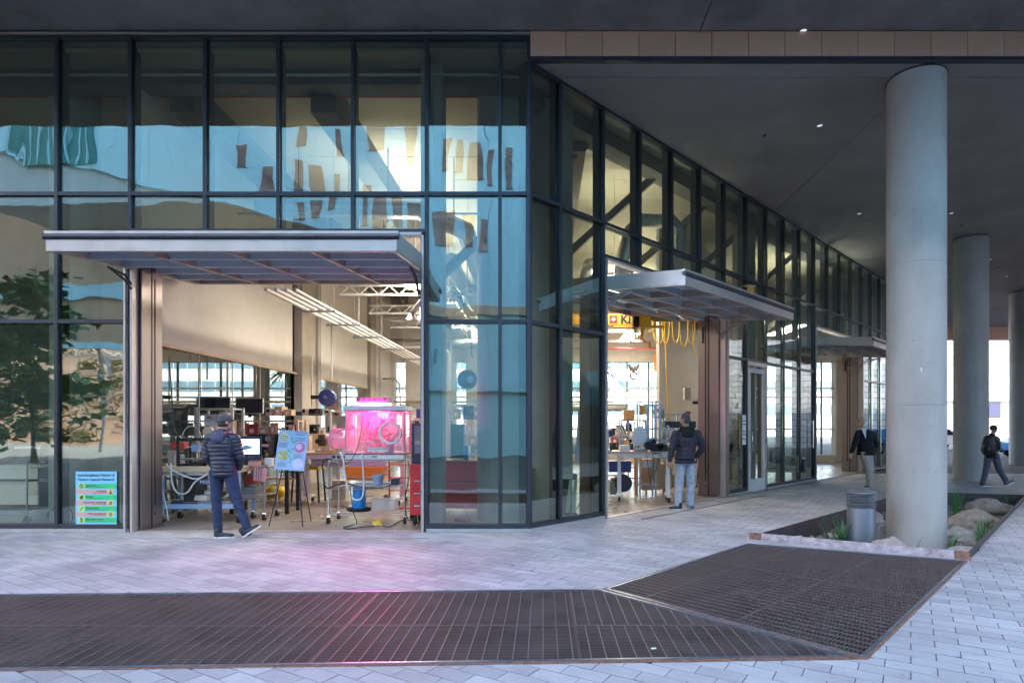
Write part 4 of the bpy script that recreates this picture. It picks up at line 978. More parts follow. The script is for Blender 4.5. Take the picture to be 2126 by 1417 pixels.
def hand(b, wrist, d, palm_n, thumb_s, sc=1.):
    """hand along d, palm facing palm_n, thumb on side thumb_s"""
    d = V(d).normalized(); n = V(palm_n); n = (n-d*n.dot(d)).normalized(); s_ = V(thumb_s); s_ = (s_-d*s_.dot(d)-n*s_.dot(n)).normalized(); w = V(wrist)
    for k in range(4):
        o = s_*(.030-.020*k)*sc
        b.cap(w+o*.6+d*.015*sc, w+o+d*.085*sc, .015*sc, .0125*sc, 8)
        L = (.072, .080, .075, .058)[k]*sc; p0 = w+o*1.05+d*.09*sc; p1 = p0+(d*.9+n*.35).normalized()*L*.5; p2 = p1+(d*.6+n*.8).normalized()*L*.5
        b.cap(p0, p1, .0098*sc, .0088*sc, 8); b.cap(p1, p2, .0088*sc, .0072*sc, 8)
    p0 = w+s_*.022*sc+d*.03*sc; p1 = p0+(s_*.75+d*.75+n*.2).normalized()*.042*sc; p2 = p1+(d*.95+n*.35+s_*.1).normalized()*.034*sc
    b.cap(p0, p1, .0135*sc, .011*sc, 8); b.cap(p1, p2, .011*sc, .009*sc, 8)
def head(b, c, f, sc=1.):
    f = V(f).normalized(); up = V((0, 0, 1)); s_ = f.cross(up).normalized(); c = V(c); up = s_.cross(f)
    rz = atan2(f.y, f.x)-pi/2; pt = math.asin(max(-1, min(1, f.z)))
    rot = (pt, 0, rz)
    b.ell(c+f*-.012*sc+up*.02*sc, (.074*sc, .092*sc, .095*sc), 20, 14, rot)
    b.ell(c+f*.022*sc-up*.045*sc, (.056*sc, .062*sc, .072*sc), 16, 10, rot); b.ell(c+f*.055*sc-up*.088*sc, (.028*sc, .026*sc, .022*sc), 10, 8, rot)
    b.cap(c+f*.085*sc+up*.012*sc, c+f*.108*sc-up*.022*sc, .010*sc, .0145*sc, 8); b.ell(c+f*.074*sc+up*.028*sc, (.055*sc, .016*sc, .012*sc), 12, 8, rot)
    b.ell(c+f*.083*sc-up*.055*sc, (.025*sc, .012*sc, .010*sc), 10, 6, rot)
    for q in (-1, 1): b.ell(c+s_*q*.076*sc-f*.012*sc-up*.01*sc, (.011*sc, .022*sc, .034*sc), 8, 8, rot); b.ell(c+s_*q*.042*sc+f*.062*sc-up*.02*sc, (.022*sc, .02*sc, .02*sc), 8, 6, rot)
    return f, s_, up, rot
def fold(a, sc, seed, stretch=(1, 1, 1)):
    def f(co, n):
        q = V((co.x*stretch[0], co.y*stretch[1], co.z*stretch[2])); return a*(noise.noise(q*sc+V((seed, 0, 0)))+.5*noise.noise(q*sc*2.3+V((0, seed, 0))))
    return f
def shoe(b, so_, heel, ang, pitch, L=.29, w=.05):
    """heel point on the sole; ang = direction in plan; pitch = toe up"""
    d = V((cos(ang)*cos(pitch), sin(ang)*cos(pitch), sin(pitch))); s_ = V((-sin(ang), cos(ang), 0)); up = s_.cross(d)*-1; h = V(heel)
    if up.z < 0: up = -up
    b.ell(h+d*.055+up*.05, (.05, .042, .045), 14, 8, (0, -pitch, ang)); b.cap(h+d*.06+up*.04, h+d*(L-.05)+up*.028, .042, .035, 12); b.ell(h+d*(L-.075)+up*.032, (.07, w*.95, .032), 14, 8, (0, -pitch, ang)); b.cap(h+d*.06+up*.05, h+d*.05+up*.1, .042, .043, 12)
    q = []
    for k in range(18):
        t = 2*pi*k/18; x = L/2+L/2*cos(t); yy = w*sin(t)*(1.0 if x > L*.5 else .84); q.append((x, yy))
    vs = [h+d*x+s_*y for x, y in q]+[h+d*x+s_*y+up*.022 for x, y in q]; n = 18
    so_.add(vs, [tuple(range(n))[::-1], tuple(range(n, 2*n))]+[(i, (i+1) % n, (i+1) % n+n, i+n) for i in range(n)])
def person(lab, loc, J, top, leg, shoes, hair, jfold, group=None, leg_fold=.006, hands=(), bottom_hem=None, topr=1., collar=None, solemat='sole'):
    t = thing('person', lab, 'person', loc)
    for k in J:
        if isinstance(J[k], tuple) and len(J[k]) == 3 and not isinstance(J[k][0], V): J[k] = V(J[k])
    b = MB(); f, s_, up, rot = head(b, J['head'], J['face'], J.get('hs', 1.))
    ch, pe, nk = J['chest'], J['pel'], J['neck']
    b.cap(nk-V((0, 0, .05)), J['head']-V((0, 0, .06))-f*.02, .056, .054); b.ell(ch, (.15, .095, .17), 18, 12, (0, 0, J['yaw'])); b.cap(ch-V((0, 0, .1)), pe, .11, .12, 14)
    for a in 'LR':
        b.cap(J[a+'S'], J[a+'E'], .048, .040); b.cap(J[a+'E'], J[a+'W'], .038, .026); b.cap(nk-V((0, 0, .03)), J[a+'S'], .05, .05)
        b.cap(J[a+'H'], J[a+'K'], .078, .052); b.cap(J[a+'K'], J[a+'A'], .050, .036)
        k = next((h for h in hands if h[0] == a), None)
        if k: hand(b, J[a+'W'], k[1], k[2], k[3], 1.02)
        else: b.ell(J[a+'W'], (.035, .035, .04), 8, 6)
        ft = J[a+'F']; dd = V((cos(ft[1]), sin(ft[1]), 0)); b.cap(J[a+'A'], V(ft[0])+dd*.06+V((0, 0, .06)), .036, .03)
    solid('body', b, 'skin', t, .0065, 2)
    # trousers
    q = MB(); q.ell(pe+V((0, 0, .0)), (.168, .125, .13), 18, 12, (0, 0, J['yaw'])); lw = J.get('lw', 1.)
    for a in 'LR':
        q.cap(J[a+'H'], J[a+'K'], .102, .070*lw, 14); ft = J[a+'F']; an = J[a+'A']; q.cap(J[a+'K'], an, .070*lw, .056*lw, 14); q.cap(an, an+V((0, 0, -.03)), .058*lw, .060*lw, 14)
    q.cap(pe, pe+V((0, 0, .12)), .13, .13, 16)
    base = fold(leg_fold, 9, 3, (1, 1, 1.8))
    def lf(co, n):
        k_ = 0
        for a in 'LR':
            for jn, rr, am in ((J[a+'K'], .13, .006), (J[a+'A'], .12, .007)):
                dist = (co-jn).length
                if dist < rr: k_ += am*(1-dist/rr)*sin(co.z*120+co.x*30)
        return base(co, n)+k_
    solid('trousers', q, leg, t, .010, 3, lf)
    # jacket
    q = MB(); hz = J.get('hem', pe.z-.02)
    q.ell(ch+V((0, 0, .02)), (.196*topr, .135*topr, .20), 20, 12, (0, 0, J['yaw'])); mid_ = (ch+pe)/2
    for tt in (0, .25, .5, .75, 1):
        c = ch.lerp(V((pe.x, pe.y, hz+.05)), tt); q.ell(c, ((.185-.01*sin(tt*pi))*topr, (.132)*topr, .10), 20, 10, (0, 0, J['yaw']))
    for a in 'LR':
        q.cap(nk-V((0, 0, .035)), J[a+'S'], .065, .07, 14); q.cap(J[a+'S'], J[a+'E'], .073*topr, .060*topr, 14); w_ = J[a+'E'].lerp(J[a+'W'], .93); q.cap(J[a+'E'], w_, .060*topr, .043*topr, 14)
    q.cap(nk-V((0, 0, .06)), nk+V((0, 0, .01)), .085, .07, 16)
    solid('jacket', q, top, t, .009 if jfold == 'puffer' else .011, 3, jfold_fn(jfold, J))
    hm = MB(); hm.lathe([(.17*topr, 0), (.178*topr, .0), (.18*topr, .05), (.172*topr, .05)], (0, 0, 0), 28, 1.02, .76)
    hm.v = [tuple(Matrix.Rotation(J['yaw'], 3, 'Z') @ V(v)+V((pe.x, pe.y, hz-.045))) for v in hm.v]; hm.build('hem', top, t, smooth=True)
    # shoes
    for a in 'LR':
        ft = J[a+'F']; bb, ss = MB(), MB(); shoe(bb, ss, V(ft[0]), ft[1], ft[2]); o = solid('shoe', bb, shoes, t, .007, 2); ss.build('sole', solemat, o)
    return t, f, s_, up, rot
def jfold_fn(kind, J):
    if kind == 'puffer':
        base = fold(.003, 14, 9)
        def f(co, n):
            a = None
            z = co.z
            for k in 'LR':   # ribs follow the sleeve axis
                S_, E_, W_ = J[k+'S'], J[k+'E'], J[k+'W']
                for P0, P1, off in ((S_, E_, 0), (E_, W_, (S_-E_).length)):
                    ax = P1-P0; L = ax.length; tt = (co-P0).dot(ax)/L/L
                    if .12 < tt < 1.05 and (co-(P0+ax*tt)).length < .09 and abs(co.x-J['chest'].x) > .15: z = -(off+tt*L)
            w = abs(sin(z*pi/.058)); return -.004+.013*w**.55+base(co, n)
        return f
    if kind == 'shell': return fold(.010, 8, 5, (1.6, 1.6, .8))
    return fold(.006, 7, 5, (1, 1, 1.3))
# man in puffer jacket and cap, at the left door
J = dict(head=(.03, .03, 1.655), face=(.62, .78, -.02), hs=1.0, neck=(0, .0, 1.49), chest=(-.01, .0, 1.28), pel=(.02, 0, .97), yaw=R(-12), hem=.93,
         LS=(-.185, .0, 1.41), LE=(-.225, .03, 1.14), LW=(-.165, .16, .96), RS=(.175, .03, 1.40), RE=(.235, .04, 1.14), RW=(.17, .15, .98),
         LH=(-.075, 0, .93), LK=(-.085, .01, .50), LA=(-.055, 0, .10), RH=(.11, 0, .93), RK=(.225, -.02, .52), RA=(.40, -.06, .12),
         LF=(V((-.10, -.05, 0)), R(12), 0), RF=(V((.345, -.10, .012)), R(14), R(33)), lw=1.0)
base1 = V((XX(461, 8.75), 8.75, 0))
t, f, s_, up, rot = person('man in navy puffer jacket, jeans and grey cap watching the pink chamber', base1, J, 'puffer', 'denim', 'shoe', None, 'puffer', leg_fold=.007)
hc = J['head']; cp = MB()
cp.ell(hc+up*.042-f*.008, (.088, .106, .083), 24, 14, rot); cp.ell(hc+up*.012-f*.012, (.086, .104, .05), 24, 10, rot)
c_ = solid('cap', cp, 'cap', t, .007, 3, fold(.002, 22, 3))
br = MB(); vs = []
for k in range(9):
    a = -1.1+2.2*k/8; vs.append(hc+f*(.085*cos(a))+s_*(.085*sin(a))+up*.03); vs.append(hc+f*(.085*cos(a)+.07*cos(a*.9))+s_*(.075*sin(a))+up*.012)
vs += [v+up*.008 for v in vs]
br.add(vs, [(2*k, 2*k+1, 2*k+3, 2*k+2) for k in range(8)]+[(18+2*k, 18+2*k+2, 18+2*k+3, 18+2*k+1) for k in range(8)]+[(2*k+1, 2*k+19, 2*k+21, 2*k+3) for k in range(8)]); br.build('brim', 'cap', c_, smooth=True)
hb_ = MB(); hb_.ell(hc-f*.025-up*.035, (.074, .078, .055), 18, 10, rot); solid('hair', hb_, 'hair_dark', t, .008, 2)
hd = MB(); n0 = J['neck']
for a in range(12): an = R(15)+a*2*pi/12; hd.cap(n0+V((cos(an)*.095, sin(an)*.085-.01, .01+.02*sin(an))), n0+V((cos(an+.55)*.095, sin(an+.55)*.085-.01, .01+.02*sin(an+.55))), .032, .032, 8)
hd.cap(n0+V((-.06, -.085, .0)), n0+V((.05, -.09, -.01)), .05, .05, 10); hd.ell(n0+V((-.005, -.12, -.06)), (.095, .05, .085), 14, 10)
solid('hood', hd, 'hood', t, .010, 3, fold(.007, 12, 2))
MB().path([n0+V((cos(a)*.128, sin(a)*.115-.012, .012+.022*sin(a))) for a in [2*pi*k/16 for k in range(16)]], .006, 6, closed=True).build('hood_piping', 'red', t, smooth=True)
# man in dark hooded jacket, middle door
J = dict(head=(-.01, .0, 1.72), face=(-.72, .69, -.12), hs=1.06, neck=(.02, -.01, 1.53), chest=(.03, .0, 1.31), pel=(.0, 0, .98), yaw=R(6), hem=.93,
         LS=(-.18, .0, 1.44), LE=(-.26, -.01, 1.16), LW=(-.305, -.02, .93), RS=(.225, .0, 1.44), RE=(.33, .01, 1.18), RW=(.235, .10, 1.00),
         LH=(-.09, 0, .92), LK=(-.115, .02, .50), LA=(-.145, .0, .11), RH=(.10, 0, .92), RK=(.115, .04, .52), RA=(.10, .05, .12),
         LF=(V((-.06, -.02, 0)), R(192), 0), RF=(V((.095, .0, 0)), R(68), 0), lw=1.18)
t, f, s_, up, rot = person('grey haired man in dark hooded jacket and pale jeans at the middle door', V((XX(1423, 11.7), 11.7, 0)), J, 'shell', 'denim_pale', 'shoe', None, 'shell',
    leg_fold=.011, hands=(('L', (-.05, .02, -1), (.6, .7, 0), (-.3, .9, 0)),), topr=1.12, solemat='grey_light')
hc = J['head']; hr = MB(); hr.ell(hc+up*.036-f*.022, (.086, .092, .090), 20, 14, rot); hr.ell(hc-up*.02-f*.045, (.078, .066, .075), 18, 12, rot); solid('hair', hr, 'hair_grey', t, .008, 3, fold(.004, 30, 2))
hd = MB(); n0 = J['neck']; hd.cap(n0+V((-.09, -.03, 0)), n0+V((.09, -.04, -.01)), .06, .06, 12); hd.cap(n0+V((-.06, -.09, -.03)), n0+V((.06, -.1, -.04)), .06, .06, 12); hd.ell(n0+V((0, -.115, -.09)), (.12, .05, .085), 14, 10)
solid('hood', hd, 'knit', t, .011, 4, fold(.009, 11, 6))
# older man walking, dark sweater
J = dict(head=(-.085, -.03, 1.70), face=(-.92, -.12, .30), hs=1.08, neck=(-.02, 0, 1.50), chest=(.02, .0, 1.28), pel=(.05, 0, .96), yaw=R(-18), hem=.90,
         LS=(-.15, -.03, 1.40), LE=(-.24, -.02, 1.13), LW=(-.335, -.05, .92), RS=(.20, .03, 1.40), RE=(.36, .03, 1.13), RW=(.23, -.05, .97),
         LH=(-.02, -.02, .90), LK=(.06, -.12, .50), LA=(.12, -.04, .12), RH=(.12, 0, .90), RK=(.17, -.02, .50), RA=(.235, .12, .16),
         LF=(V((.14, -.0, 0)), R(222), R(6)), RF=(V((.28, .16, .06)), R(215), R(-18)), lw=1.2)
t, f, s_, up, rot = person('white haired man in black sweater and khaki trousers walking by the far door', V((XX(1793, 15.6), 15.6, 0)), J, 'knit', 'khaki', 'shoe', None, 'knit',
    hands=(('L', (-.2, -.15, -1), (.3, .8, 0), (-.9, -.3, 0)),), topr=1.12, leg_fold=.008)
hc = J['head']; hr = MB(); hr.ell(hc+up*.028-f*.035, (.079, .080, .082), 20, 14, rot); hr.ell(hc-up*.02-f*.055, (.076, .05, .06), 18, 12, rot); solid('hair', hr, 'hair_white', t, .008, 3, fold(.002, 30, 2))
cl = MB(); n0 = J['neck']
cl.add([n0+V((-.075, -.09, .03)), n0+V((.035, -.10, .035)), n0+V((-.01, -.165, -.22)), n0+V((-.075, -.085, .0)), n0+V((.035, -.095, .0)), n0+V((-.01, -.14, -.22))], [(0, 2, 1), (3, 4, 5), (0, 1, 4, 3), (1, 2, 5, 4), (2, 0, 3, 5)])
cl.path([n0+V((cos(a)*.078-.005, sin(a)*.075-.01, .02)) for a in [2*pi*k/14 for k in range(14)]], .016, 6, closed=True); cl.build('shirt_collar', 'shirt', t, smooth=False)
for q in (-1, 1): MB().ell(hc+s_*q*.033+f*.088*1.0+up*.01, (.011, .007, .006), 8, 6, rot).build('eye', 'hair_dark', t)
# walker with backpack
J = dict(head=(.045, 0, 1.51), face=(.85, .5, .0), hs=1.0, neck=(.0, 0, 1.34), chest=(.0, .0, 1.14), pel=(-.02, 0, .86), yaw=R(30), hem=.80,
         LS=(-.13, -.08, 1.25), LE=(-.14, -.12, 1.00), LW=(-.02, -.14, .84), RS=(.15, .05, 1.25), RE=(.24, .08, 1.00), RW=(.30, .10, .93),
         LH=(-.09, 0, .82), LK=(-.17, -.02, .46), LA=(-.25, .0, .10), RH=(.07, 0, .82), RK=(.19, .02, .46), RA=(.37, .0, .13),
         LF=(V((-.30, 0, 0)), R(-5), 0), RF=(V((.34, -.02, .01)), R(10), R(24)), lw=1.1)
t, f, s_, up, rot = person('walker in dark jacket and slate trousers striding right, black bag on the back', V((XX(2060, 16.1), 16.1, 0)), J, 'knit', 'slate', 'shoe_grey', None, 'knit', topr=1.0)
hc = J['head']; hr = MB(); hr.ell(hc+up*.03-f*.02, (.088, .095, .085), 20, 14, rot); solid('hair', hr, 'hair_dark', t, .009, 3)
MB().ell(hc+f*.10+up*.035, (.04, .06, .008), 10, 6, rot).build('cap_brim', 'hair_dark', t, smooth=True)
bp_ = thing('backpack', 'bulky black backpack carried by the walker in slate trousers', 'backpack', V((XX(2060, 16.1)-.17, 16.0, .98)))
q = MB(); q.ell((0, 0, .1), (.15, .17, .26), 16, 12); q.ell((-.09, -.02, .0), (.09, .14, .16), 14, 10); q.ell((0, 0, .25), (.12, .14, .12), 14, 10); solid('bag', q, 'black', bp_, .014, 4, fold(.008, 9, 2))
q = MB(); q.path([(.1, -.12, .3), (.2, -.16, .2), (.2, -.16, .0), (.1, -.12, -.08)], .016, 6); q.build('strap', 'grey_plastic', bp_, smooth=True)
# ================================================================== WORKSHOP CONTENTS
def caster(mbw, mbf, x, y, r=.055):
    mbw.tube((x-.02, y, r), (x+.02, y, r), r, n=14); mbf.bar((x, y, r), (x, y+.01, r*2.3), .05, .035)
def wire_shelf(t, w, d, z, mt='chrome', nm='wire_shelf', n=14):
    q = MB()
    for y in (-d/2, d/2):
        for dz in (0, -.035): q.tube((-w/2, y, z+dz), (w/2, y, z+dz), .005, n=5)
        for i in range(int(w/.06)):
            x = -w/2+i*.06; q.bar((x, y, z), (x+.03, y, z-.035), .004); q.bar((x+.03, y, z-.035), (x+.06, y, z), .004)
    for x in (-w/2, w/2): q.tube((x, -d/2, z), (x, d/2, z), .005, n=5)
    for i in range(int(w/.03)): q.bar((-w/2+i*.03, -d/2, z), (-w/2+i*.03, d/2, z), .003)
    return q.build(nm, mt, t)
def cart(name, lab, loc, w, d, posts_h, shelves, rz=0, mt='chrome', pr=.0125):
    t = thing(name, lab, 'cart', loc, rz)
    for x in (-w/2, w/2):
        for y in (-d/2, d/2):
            MB().tube((x, y, .12), (x, y, posts_h), pr, n=8).build('post', mt, t); a, b = MB(), MB(); caster(a, b, x, y); c = a.build('wheel', 'rubber', t, smooth=True, auto=40); b.build('wheel_fork', 'chrome', c)
    for z in shelves: wire_shelf(t, w, d, z, mt)
    return t
def item(name, lab, cat, mt, loc, fn, rz=0, **k):
    q = MB(); fn(q); return tag(q.build(name, mt, loc=loc, rz=rz, **k), lab, cat)
def crate(lab, loc, sz, mt, name='box', cat='box', rz=0, bev=.004):
    return item(name, lab, cat, mt, loc, lambda q: q.box(-sz[0]/2, sz[0]/2, -sz[1]/2, sz[1]/2, 0, sz[2]), rz, bevel=bev)
# ---- pink growth chamber on its wire cart
gcx, gcy = -2.885, 10.25
cart('wire_cart', 'chrome wire cart carrying the glowing pink growth chamber', (gcx, gcy, 0), 1.25, .5, 1.06, (.17, .60, 1.04))
gc = thing('growth_chamber', 'clear glowing pink growth chamber with white lid and round ports', 'chamber', (gcx+.14, gcy, 1.05))
MB().box(-.5, .47, -.25, .25, .0, .075).build('base_tray', 'white_paint', gc, bevel=.006); MB().box(-.505, .475, -.255, .255, .076, .09).build('base_gasket', 'black', gc)
for a in (-.5+.014, .5-.034): MB().tube((a, -.23, .09), (a, -.23, .79), .012, n=8).tube((a, .23, .09), (a, .23, .79), .012, n=8).build('corner_post', 'pink_plastic', gc)
for nm_, (a, b, c, d) in (('front_pane', (-.48, .46, -.245, -.237)), ('rear_pane', (-.48, .46, .237, .245)), ('side_pane', (-.49, -.482, -.24, .24)), ('side_pane', (.462, .47, -.24, .24))):
    MB().box(a, b, c, d, .09, .79).build(nm_, 'acrylic', gc)
q = MB(); q.box(-.52, .49, -.27, -.2, .80, .875).box(-.52, .49, .2, .27, .80, .875).box(-.52, -.45, -.199, .199, .80, .875).box(.42, .49, -.199, .199, .80, .875); q.build('lid', 'white_paint', gc, bevel=.005)
MB().box(-.51, .48, -.26, .26, .79, .80).build('lid_gasket', 'black', gc)
q = MB(); q.lathe([(.150, 0), (.18, .0), (.185, .1), (.150, .1)], n=32); q.v = [(v[0]+.26, -.255-v[2], v[1]+.43) for v in q.v]; q.build('port_ring', 'white_paint', gc, smooth=True, auto=40)
q = MB(); q.lathe([(.16, -.06), (.168, .0), (.165, .22), (.15, .29), (.10, .32)], n=28); q.v = [(-.5-v[2], v[1]*.9-.02, v[0]+.34) for v in q.v]; q.build('side_cylinder', 'pink_acrylic', gc, smooth=True, auto=50)
for xx in (-.505, -.74): q = MB(); q.lathe([(.175, 0), (.19, 0), (.19, .018), (.175, .018)], n=28); q.v = [(xx-v[2], v[1]*.9-.02, v[0]+.34) for v in q.v]; q.build('cylinder_ring', 'pink_plastic', gc, smooth=True, auto=40)
q = MB(); q.lathe([(.150, 0), (.175, 0), (.175, .02), (.15, .02)], n=28); q.v = [(-.44-v[2], v[1]-.02, v[0]*1.2+.36) for v in q.v]; q.build('inner_ring', 'pink_plastic', gc, smooth=True, auto=40)
q = MB(); q.tube((.20, -.1, .09), (.2, -.1, .33), .07, .065, 16); q.build('plant_pot', 'steel', gc, smooth=True, auto=40)
q = MB(); random.seed(2)
for i in range(240):
    c = V((random.gauss(-.02, .15), random.gauss(0, .09), abs(random.gauss(.36, .15))+.05)); s_ = random.uniform(.02, .05); rt = Euler([random.uniform(0, 6) for _ in range(3)]).to_matrix()
    q.add([c+rt @ V(v)*s_ for v in ((-1, 0, 0), (0, -.4, .2), (1, 0, 0), (0, .4, .2))], [(0, 1, 2, 3)])
q.build('plants', 'plant_red', gc)
MB().box(-.12, .22, -.27, -.262, .13, .19).build('label_plate', 'paper', gc); MB().box(-.12, .22, -.274, -.271, .165, .17).build('printed_line', 'ink', gc)
for a in (-.03, .0, .03): MB().lathe([(.012, 0), (.018, 0), (.018, .003), (.012, .003)], n=14).build('logo_mark', 'ink', gc, loc=(-.02+a, -.253, .04)).rotation_euler.x = R(90)
gl = thing('grow_lamp', 'low black LED grow lamp glowing red and pink on the chamber lid', 'lamp', (gcx+.08, gcy-.02, 1.945))
MB().box(-.28, .24, -.16, .16, .03, .12).build('housing', 'grey_plastic', gl, bevel=.006)
for a in range(6): MB().box(-.26+a*.085, -.20+a*.085, -.163, -.1605, .06, .10).build('vent_slot', 'black', gl)
MB().box(-.27, .23, -.155, .155, .0, .029).build('led_strip', 'led', gl)
for a, e, kind_, rx, sz in (((.0, 0, -.12), 15, 'POINT', 0, .12), ((0, -.19, .02), 11, 'AREA', R(-30), .4)):
    ld = bpy.data.lights.new('grow_lamp_light', kind_); ld.energy = e; ld.color = (1, .06, .42)
    if kind_ == 'POINT': ld.shadow_soft_size = .12
    else: ld.shape = 'RECTANGLE'; ld.size = .4; ld.size_y = .04; ld.spread = R(120)
    lo = bpy.data.objects.new('grow_lamp_light', ld); COL.objects.link(lo); lo.parent = gl; lo.location = a; lo.rotation_euler.x = rx
def cable(lab, pts, r=.007, mt='black', name='cable'):
    # catmull-rom smoothing
    P = [V(p) for p in pts]; P = [P[0]]+P+[P[-1]]; out = []
    for i in range(1, len(P)-2):
        for k in range(7):
            t = k/7; a, b, c, d = P[i-1], P[i], P[i+1], P[i+2]
            out.append(.5*((2*b)+(c-a)*t+(2*a-5*b+4*c-d)*t*t+(3*b-a-3*c+d)*t**3))
    out.append(P[-2]); q = MB(); q.path(out, r, 6); return tag(q.build(name, mt, smooth=True), lab, 'cable')
Yc = gcy-.3
cable('thick white hose hanging in a loop from the chamber base', [W(705, 938, Yc), W(712, 950, Yc-.05), W(716, 985, Yc-.06), W(724, 1020, Yc-.05), W(738, 1037, Yc-.05), W(754, 1025, Yc), W(753, 960, Yc+.03), W(751, 935, Yc+.04)], .013, 'white_paint')
cable('thin black power cord draped down the front of the chamber', [W(752, 850, Yc+.02), W(750, 890, Yc), W(742, 930, Yc-.02), W(722, 962, Yc-.03), W(702, 952, Yc)], .006)
cable('black cord looping from the power strip to the middle shelf', [W(690, 953, Yc), W(672, 955, Yc-.05), W(671, 985, Yc-.05), W(678, 1012, Yc-.03), W(700, 1006, Yc), W(720, 1003, Yc+.05), W(750, 1010, Yc+.1), W(790, 1012, Yc+.1), W(812, 1006, Yc+.1)], .011)
cable('black cord running from the cart shelf along the floor to the yellow adapter', [W(727, 1010, Yc), G(733, 1060, .3), G(741, 1084, .02), G(728, 1090, .01), G(713, 1094, .01), G(724, 1097, .01), G(752, 1093, .01), G(775, 1091, .02)], .008)
cable('black cord leaving the yellow adapter toward the red cabinet', [G(794, 1091, .02), G(810, 1092, .02), G(832, 1080, .01), G(850, 1078, .01), G(868, 1084, .01)], .008)
cable('black cords hanging beside the right post of the wire cart', [W(848, 956, Yc), W(849, 990, Yc), W(842, 1030, Yc), W(843, 1066, Yc), G(850, 1080, .02)], .008)
cable('thin pale wire slanting from the cart top to the grey bucket', [W(816, 965, Yc), W(790, 985, Yc), W(768, 992, Yc)], .004, 'beige')
item('cable_coil', 'coil of black hose on the bottom shelf under the chamber', 'hose', 'rubber', (gcx-.17, gcy-.1, .19), lambda q: [q.path([(cos(a)*(.17+k*.012), sin(a)*(.11+.01*k), .012*k) for a in [2*pi*i/22 for i in range(22)]], .011, 6, closed=True) for k in range(4)], smooth=True)
item('blue_bucket', 'bright blue cylinder standing on the bottom shelf under the chamber', 'container', 'blue_bright', (gcx-.17, gcy-.1, .235), lambda q: q.lathe([(.105, 0), (.108, .01), (.104, .36), (.09, .365)], n=28), smooth=True, auto=40) if False else tag(MB().lathe([(.105, 0), (.108, .01), (.104, .36), (.09, .365)], n=28).build('blue_container', 'blue_bright', loc=(gcx-.17, gcy-.1, .235), smooth=True, auto=40), 'bright blue cylinder standing on the bottom shelf under the chamber', 'container')
tag(MB().lathe([(.075, 0), (.095, .17), (.1, .18), (.09, .18), (.085, .17), (.06, .172)], n=24).build('bucket', 'blue_pale', loc=(gcx+.14, gcy-.08, .61), smooth=True, auto=40), 'small grey blue bucket on the middle shelf of the wire cart', 'bucket')
crate('small dark blue box at the right of the middle cart shelf', (gcx+.42, gcy-.05, .61), (.13, .12, .11), 'navy')
pb_ = thing('plastic_bin', 'clear plastic bin on the bottom shelf of the wire cart', 'bin', (gcx+.24, gcy-.02, .185))
MB().box(-.2, .2, -.13, .13, 0, .18).build('bin_body', 'bin_plastic', pb_, bevel=.02); MB().box(-.21, .21, -.14, .14, .182, .2).build('lid', 'bin_plastic', pb_)
crate('flat clutter of blue grey plastic sheet on the middle cart shelf', (gcx+.1, gcy+.12, .61), (.75, .18, .03), 'blue_pale', 'plastic_sheet', 'sheet')
ps = thing('power_strip', 'pale power strip of sockets on the left end of the cart top', 'power strip', (gcx-.42, gcy-.2, 1.05)); MB().box(-.17, .17, -.03, .03, 0, .07).build('strip', 'grey_light', ps)
for i in range(4): MB().box(-.15+i*.08, -.10+i*.08, -.036, -.0305, .015, .055).build('socket', 'black', ps)
crate('small white controller box between strip and chamber', (gcx-.38, gcy, 1.05), (.2, .12, .14), 'white_paint', 'controller', 'box')
ya = thing('yellow_adapter', 'yellow power adapter block on the floor before the wire cart', 'adapter', G(783, 1092)); MB().cbox((0, 0, .045), (.15, .07, .05), (0, .1, .1)).build('block', 'yellow', ya, bevel=.008); MB().cbox((.02, -.01, .075), (.07, .06, .04), (0, .1, .1)).build('top_block', 'yellow', ya, bevel=.006); MB().box(-.04, .0, -.045, -.036, .03, .06).build('socket', 'white_paint', ya)
# ---- red tool cabinet at the door edge
rc = thing('tool_cabinet', 'red tool cabinet with dark top chest at the right edge of the left door', 'cabinet', (-1.88, 10.1, 0))
MB().box(-.27, .2, -.25, .3, .16, .98).build('cabinet_body', 'red', rc, bevel=.008); MB().box(-.25, .19, -.22, .28, .985, 1.64).build('top_chest', 'navy', rc, bevel=.01)
MB().box(-.2, .1, -.225, -.221, 1.15, 1.6).build('chest_door', 'grey_plastic', rc); MB().box(-.19, -.08, -.232, -.226, 1.3, 1.36).build('label_plate', 'wood_pale', rc)
for z in (.3, .5, .7): MB().box(-.2, .15, -.262, -.251, z, z+.02).build('drawer_handle', 'chrome', rc)
for x in (-.2, .14):
    for y in (-.18, .22): a, b = MB(), MB(); caster(a, b, x, y, .07); a.build('wheel', 'rubber', rc, smooth=True, auto=40); b.build('wheel_fork', 'black', rc)
ht = thing('hand_truck', 'red hand truck with black tyres behind the wire cart', 'hand truck', (-2.75, 11.8, 0))
q = MB(); q.path([(-.22, 0, .1), (-.22, 0, 1.25), (-.12, 0, 1.4), (.12, 0, 1.4), (.22, 0, 1.25), (.22, 0, .1)], .017, 8); q.build('frame', 'red', ht, smooth=True)
for z in (.35, .6, .85): MB().tube((-.22, 0, z), (.22, 0, z), .012).build('crossbar', 'red', ht)
MB().box(-.24, .24, -.22, .0, .03, .045).build('toe_plate', 'red', ht)
for x in (-.3, .3): w_ = MB(); w_.path([(x, .05+.105*cos(a), .13+.105*sin(a)) for a in [2*pi*k/18 for k in range(18)]], .035, 8, closed=True).build('tyre', 'rubber', ht, smooth=True)
